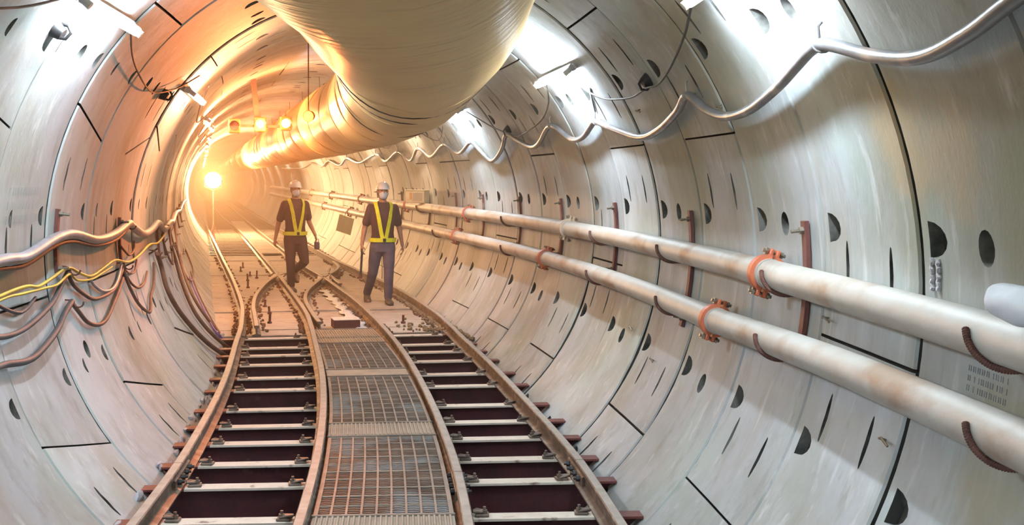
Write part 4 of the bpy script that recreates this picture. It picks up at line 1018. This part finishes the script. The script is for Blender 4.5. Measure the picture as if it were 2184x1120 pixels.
# ------------------------------------------------------------------ people
def limb(mb, pts, rads, n=12, flat=1.0):
    secs = []; P = [Vector(p) for p in pts]
    P2 = []; R2 = []
    for i in range(len(P)-1):
        for q in range(4): t = q/4; P2.append(P[i].lerp(P[i+1], t)); R2.append(lerp(rads[i], rads[i+1], t*t*(3-2*t)))
    P2.append(P[-1]); R2.append(rads[-1])
    mb.tube(P2, R2, n, flat=flat)
    mb.sphere(P2[0], R2[0]*.99, 12, 8); mb.sphere(P2[-1], R2[-1]*.99, 12, 8)
def remesh(o, vox, smooth_it=4):
    md = o.modifiers.new('r', 'REMESH'); md.mode = 'VOXEL'; md.voxel_size = vox
    if smooth_it: s_ = o.modifiers.new('s', 'SMOOTH'); s_.iterations = smooth_it; s_.factor = .5
    bake(o); o.data.polygons.foreach_set('use_smooth', [True]*len(o.data.polygons)); return o
TORSO = [(.80, .150, .105, 0), (.88, .168, .115, .005), (.96, .165, .112, .0), (1.05, .150, .102, -.005), (1.15, .155, .106, -.01), (1.27, .172, .118, -.012), (1.36, .182, .115, -.005), (1.42, .180, .10, .0), (1.465, .135, .080, .005), (1.495, .075, .062, .01)]
def tor(z):
    for a, b in zip(TORSO[:-1], TORSO[1:]):
        if a[0] <= z <= b[0]:
            t = (z-a[0])/(b[0]-a[0]); return tuple(lerp(a[i], b[i], t) for i in (1, 2, 3))
    return TORSO[-1][1:] if z > 1 else TORSO[0][1:]
def torso(mb, g, z0=.80, z1=1.6, n=24):
    zs = [t[0] for t in TORSO if z0 <= t[0] <= z1]
    if z0 not in zs: zs = [z0]+zs
    secs = []
    for z in zs:
        rx, ry, cy = tor(z); secs.append(((0, cy, z), (rx+g, 0, 0), (0, ry+g, 0)))
    mb.loft(secs, n)
def ribbon(path, wd, th, name, mat_, parent, outfn):
    mb = MB(); V = []; F = []; P = [Vector(p) for p in path]
    for i, p in enumerate(P):
        t = (P[min(i+1, len(P)-1)]-P[max(i-1, 0)]).normalized(); nn = outfn(p); sd = t.cross(nn).normalized()
        V += [p-sd*wd/2, p+sd*wd/2, p+sd*wd/2+nn*th, p-sd*wd/2+nn*th]
        if i:
            for j in range(4): F.append(((i-1)*4+j, (i-1)*4+(j+1) % 4, i*4+(j+1) % 4, i*4+j))
    F += [(3, 2, 1, 0), tuple((len(P)-1)*4+j for j in range(4))]
    mb.add(V, F); return fixn(mb.obj(name, mat_, parent, 50))
def hand(mb, wrist, d, side, palm_n, curl=.5):
    # wrist point, direction of the hand, side axis towards the thumb, palm normal
    d = Vector(d).normalized(); side = Vector(side); side = (side-d*side.dot(d)).normalized(); pn = Vector(palm_n); pn = (pn-d*pn.dot(d)-side*pn.dot(side)).normalized(); w_ = Vector(wrist)
    mb.loft([(w_-d*.01, side*.026, pn*.020), (w_+d*.03, side*.036, pn*.017), (w_+d*.085, side*.041, pn*.014), (w_+d*.095, side*.036, pn*.011)], 12)
    for i, (off, ln) in enumerate(((.030, .072), (.010, .080), (-.010, .074), (-.030, .058))):
        b = w_+d*.085+side*off; c1 = curl*.8; a1 = d*math.cos(c1)+pn*math.sin(c1); a2 = d*math.cos(c1*2)+pn*math.sin(c1*2); a3 = d*math.cos(c1*2.8)+pn*math.sin(c1*2.8)
        p1 = b+a1*ln*.42; p2 = p1+a2*ln*.32; p3 = p2+a3*ln*.26
        mb.tube([b-d*.02, b, p1, p2, p3], [.0095, .0095, .009, .0082, .0065], 8); mb.sphere(p3, .0065, 8, 6)
    b = w_+d*.03+side*.03; p1 = b+(d*.6+side*.55+pn*.4).normalized()*.036; p2 = p1+(d*.9+side*.1+pn*.45).normalized()*.03
    mb.tube([b-side*.015, b, p1, p2], [.012, .012, .0105, .008], 8); mb.sphere(p2, .008, 8, 6)
def person(base, rz, pose, lab, trou, vest, lean=0, head_turn=0):
    T = base @ Matrix.Rotation(rz, 4, 'Z')
    mb = MB(); H = pose
    torso(mb, 0)
    mb.tube([(0, .012, 1.46), (0, .004, 1.53), (0, -.004, 1.60)], [.060, .054, .052], 14)
    hc = Vector((0, -.012, 1.665)); RT = Matrix.Rotation(head_turn, 3, 'Z')
    def hp(x, y, z): return hc+RT @ Vector((x, y, z))
    ax, ay = RT @ Vector((1, 0, 0)), RT @ Vector((0, 1, 0))
    mb.loft([(hp(0, -.035, -.115), ax*.022, ay*.018), (hp(0, -.022, -.10), ax*.042, ay*.045), (hp(0, -.008, -.07), ax*.058, ay*.072), (hp(0, 0, -.03), ax*.068, ay*.088), (hp(0, .004, .02), ax*.073, ay*.095), (hp(0, .006, .06), ax*.07, ay*.09), (hp(0, .006, .09), ax*.052, ay*.068), (hp(0, .006, .108), ax*.02, ay*.025)], 18)
    mb.loft([(hp(0, -.085, .015), ax*.009, ay*.008), (hp(0, -.098, -.02), ax*.013, ay*.014), (hp(0, -.09, -.034), ax*.014, ay*.010)], 8)
    for sx in (-1, 1): mb.sphere(hp(sx*.075, .01, -.005), (.010, .018, .030), 8, 6)
    mb.loft([(hp(0, -.083, -.062), ax*.024, ay*.008), (hp(0, -.084, -.072), ax*.022, ay*.009)], 8)
    for sgn in (-1, 1):
        k = 'l' if sgn > 0 else 'r'
        sh = Vector((sgn*.178, .0, 1.415)); el, wr = Vector(H['el'+k]), Vector(H['wr'+k])
        limb(mb, [sh, el, wr], [.052, .040, .026])
        d = (wr-el).normalized()*.6+Vector((0, -.05, -.4))
        hand(mb, wr, d, (-sgn*.2, -1, 0), (-sgn, -.15, 0), H.get('curl', .5))
        hip = Vector((sgn*.088, .0, .86)); kn, an = Vector(H['kn'+k]), Vector(H['an'+k])
        limb(mb, [hip, kn, an], [.085, .055, .038])
        fd = Vector(H['fd'+k]).normalized(); heel = an+Vector((0, .03, -.05))
        mb.tube([an-Vector((0, 0, .03)), an+fd*.08+Vector((0, 0, -.05)), an+fd*.17+Vector((0, 0, -.062))], [.036, .034, .024], 10)
    body = mesh_obj('person', mb.v, mb.f, [M['skin']], None, 0); fixn(body); remesh(body, .0065, 3)
    body.matrix_world = T; tag(body, lab, 'person')
    # shirt with short sleeves
    mb = MB(); torso(mb, .013, .86)
    for sgn in (-1, 1):
        k = 'l' if sgn > 0 else 'r'; sh = Vector((sgn*.172, .0, 1.42)); el = Vector(H['el'+k]); q = sh.lerp(el, .72)
        limb(mb, [sh, sh.lerp(el, .4), q], [.068, .066, .064])
    o = fixn(mesh_obj('shirt', mb.v, mb.f, [M['shirt']], body, 0)); remesh(o, .010, 5)
    # collar
    mb = MB(); mb.tube([(.066*math.cos(2*PI*i/20), .008+.058*math.sin(2*PI*i/20), 1.505+.012*math.sin(2*PI*i/20)) for i in range(20)], .013, 8, closed=True); mb.obj('collar', M['shirt'], body, 60)
    # trousers
    mb = MB(); torso(mb, .016, .78, .97); 
    for sgn in (-1, 1):
        k = 'l' if sgn > 0 else 'r'; hip = Vector((sgn*.09, .0, .86)); kn, an = Vector(H['kn'+k]), Vector(H['an'+k])
        limb(mb, [hip, hip.lerp(kn, .5), kn, kn.lerp(an, .5), an+Vector((0, 0, .02))], [.103, .092, .075, .068, .062])
    o = fixn(mesh_obj('trousers', mb.v, mb.f, [trou], body, 0)); remesh(o, .010, 5)
    # boots
    for sgn in (-1, 1):
        k = 'l' if sgn > 0 else 'r'; an = Vector(H['an'+k]); fd = Vector(H['fd'+k]).normalized(); sd = fd.cross(Vector((0, 0, 1))).normalized(); up = sd.cross(fd).normalized()
        if up.z < 0: up = -up
        mb = MB(); b = an-Vector((0, 0, .085))
        mb.loft([(an+up*.05, sd*.052, fd*.054), (an-up*.01, sd*.050, fd*.056), (an-up*.05+fd*.01, sd*.05, fd*.07)], 16)
        mb.loft([(an-fd*.075-up*.055, sd*.034, up*.034), (an-fd*.04-up*.047, sd*.046, up*.044), (an+fd*.06-up*.045, sd*.050, up*.043), (an+fd*.14-up*.056, sd*.052, up*.032), (an+fd*.195-up*.064, sd*.034, up*.022)], 16)
        o = fixn(mesh_obj('boot', mb.v, mb.f, [M['boot']], body, 0)); remesh(o, .007, 3)
        mb = MB(); mb.loft([(an-fd*.078-up*.088, sd*.036, up*.012), (an-fd*.03-up*.088, sd*.048, up*.012), (an+fd*.13-up*.088, sd*.054, up*.012), (an+fd*.198-up*.084, sd*.034, up*.010)], 14); mb.obj('sole', M['black'], o, 50)
    # V vest: belt, two straps over the shoulders, meeting at the belly
    mb = MB(); zb = .955; rx, ry, cy = tor(zb); g = .028
    V = []; F = []; n = 40
    for i in range(n):
        th = 2*PI*i/n
        for zz, gg in ((zb-.03, g), (zb+.03, g), (zb+.03, g+.007), (zb-.03, g+.007)): V.append(((rx+gg)*math.cos(th), cy+(ry+gg)*math.sin(th), zz))
    for i in range(n):
        for j in range(4): F.append((i*4+j, i*4+(j+1) % 4, ((i+1) % n)*4+(j+1) % 4, ((i+1) % n)*4+j))
    mb.add(V, F); fixn(mb.obj('vest_belt', vest, body, 50))
    for sgn in (-1, 1):
        front = []; back = []
        for q in range(13):
            z = lerp(.97, 1.455, q/12); x = sgn*lerp(.022, .112, (q/12)**.9); rx, ry, cy = tor(z); gx = .018+(.010 if z > 1.4 else 0)
            yy = (ry+gx)*math.sqrt(max(.02, 1-(x/(rx+gx))**2)); front.append((x, cy-yy, z)); back.append((x, cy+yy, z))
        top = [(sgn*.113, -.045, 1.492), (sgn*.114, .0, 1.503), (sgn*.113, .05, 1.492)]
        path = front+top+back[::-1]
        def outfn(p):
            return Vector((p.x*.8, p.y if abs(p.z) < 1.44 else p.y*.7, (p.z-1.40)*2 if p.z > 1.42 else 0)).normalized()
        ribbon(path, .056, .006, 'vest_strap', vest, body, outfn)
    mb = MB(); rx, ry, cy = tor(.95); mb.box((0, cy-ry-.04, .955), (.045, .012, .05), bev=.004); mb.obj('buckle', M['black'], body)
    # helmet
    mb = MB(); sh_ = []
    for q in range(9):
        a = PI/2*q/8; sh_.append((hp(0, .006, .038+.105*math.sin(a)), ax*max(.006, .098*math.cos(a)**.8), ay*max(.006, .122*math.cos(a)**.8)))
    mb.loft(sh_, 24)
    hm = mb.obj('helmet', M['helmet'], body, 50)
    mb = MB(); mb.loft([(hp(0, -.012, .030), ax*.106, ay*.142), (hp(0, -.012, .040), ax*.104, ay*.138)], 24); mb.obj('brim', M['helmet'], hm, 40)
    mb = MB(); mb.tube([hp(0, y, .146-.95*y*y*2.2) for y in (-.08, -.04, 0, .04, .08)], .009, 8); mb.obj('ridge', M['helmet'], hm, 50)
    mb = MB()
    for sx in (-1, 1): mb.tube([hp(sx*.072, -.01, .03), hp(sx*.074, -.015, -.04), hp(sx*.05, -.03, -.10), hp(0, -.045, -.125)], .005, 6)
    mb.obj('chin_strap', M['black'], hm)
    # mask, eyes, hair
    mb = MB(); mb.loft([(hp(0, -.030, -.112), ax*.036, ay*.034), (hp(0, -.022, -.085), ax*.056, ay*.070), (hp(0, -.016, -.05), ax*.064, ay*.088), (hp(0, -.016, -.02), ax*.060, ay*.088), (hp(0, -.02, -.008), ax*.040, ay*.082)], 18); mk = mb.obj('face_mask', M['mask'], body, 60)
    mb = MB()
    for sx in (-1, 1): mb.tube([hp(sx*.055, -.05, -.03), hp(sx*.076, -.01, -.01), hp(sx*.078, .015, .0)], .003, 5)
    mb.obj('ear_loop', M['mask'], mk)
    for sx in (-1, 1):
        mb = MB(); mb.sphere(hp(sx*.03, -.083, .012), (.012, .007, .006), 10, 6); mb.obj('eye', M['eye'], body, 60)
    mb = MB(); mb.loft([(hp(0, .045, -.055), ax*.045, ay*.042), (hp(0, .03, -.02), ax*.068, ay*.072), (hp(0, .015, .03), ax*.077, ay*.088)], 16); mb.obj('hair', M['hair'], body, 50)
    return body
fwd = lambda u, s: TM(s, u, 0)
poseR = dict(elr=(-.262, .03, 1.12), wrr=(-.312, -.05, .885), ell=(.258, .05, 1.12), wrl=(.300, .03, .875),
             knr=(-.125, .10, .47), anr=(-.155, .42, .118), fdr=(-.05, -1, -.32), knl=(.075, -.10, .49), anl=(.078, -.05, .092), fdl=(.06, -1, 0), curl=.55)
pR = person(fwd(.975, 16.78), .03, poseR, 'worker in purple-grey trousers and yellow V harness walking by the right rail', M['trousers'], M['vest'])
poseL = dict(elr=(-.255, .08, 1.10), wrr=(-.30, .10, .86), ell=(.245, .02, 1.13), wrl=(.285, -.15, .93),
             knr=(-.085, -.02, .48), anr=(-.06, .03, .092), fdr=(0, -1, 0), knl=(.10, -.17, .50), anl=(.095, .28, .33), fdl=(.05, -.8, -.75), curl=.6)
pL = person(fwd(-.13, 18.85), .26, poseL, 'worker in dark trousers with one leg raised, nearer the tunnel middle', M['trousers2'], M['vest_or'])
# things in their hands
def held(name, p, T, mbs, lab, cat):
    root = empty(name, T @ Matrix.Translation(Vector(p))); tag(root, lab, cat)
    for nm, mb, mt in mbs: mb.obj(nm, mt, root)
a = MB(); a.tube([(0, 0, .03), (-.03, -.05, -.34)], .017, 10); b = MB(); b.tube([(-.03, -.05, -.34), (-.036, -.058, -.40)], [.020, .026], 12)
held('flashlight', (-.315, -.085, .80), fwd(.975, 16.78) @ Matrix.Rotation(.03, 4, 'Z'), [('handle', a, M['black']), ('lamp_head', b, M['rebar'])], 'long dark torch held in the right worker hand on the left side', 'torch')
a = MB(); a.box((0, 0, -.06), (.09, .05, .13), bev=.02); b = MB(); b.tube([(-.03, 0, 0), (-.02, 0, .05), (.02, 0, .05), (.03, 0, 0)], .006, 6)
held('pouch', (.29, -.22, .82), fwd(-.13, 18.85) @ Matrix.Rotation(.26, 4, 'Z'), [('bag', a, M['trousers']), ('handle', b, M['trousers'])], 'small purple pouch held by the left worker', 'pouch')
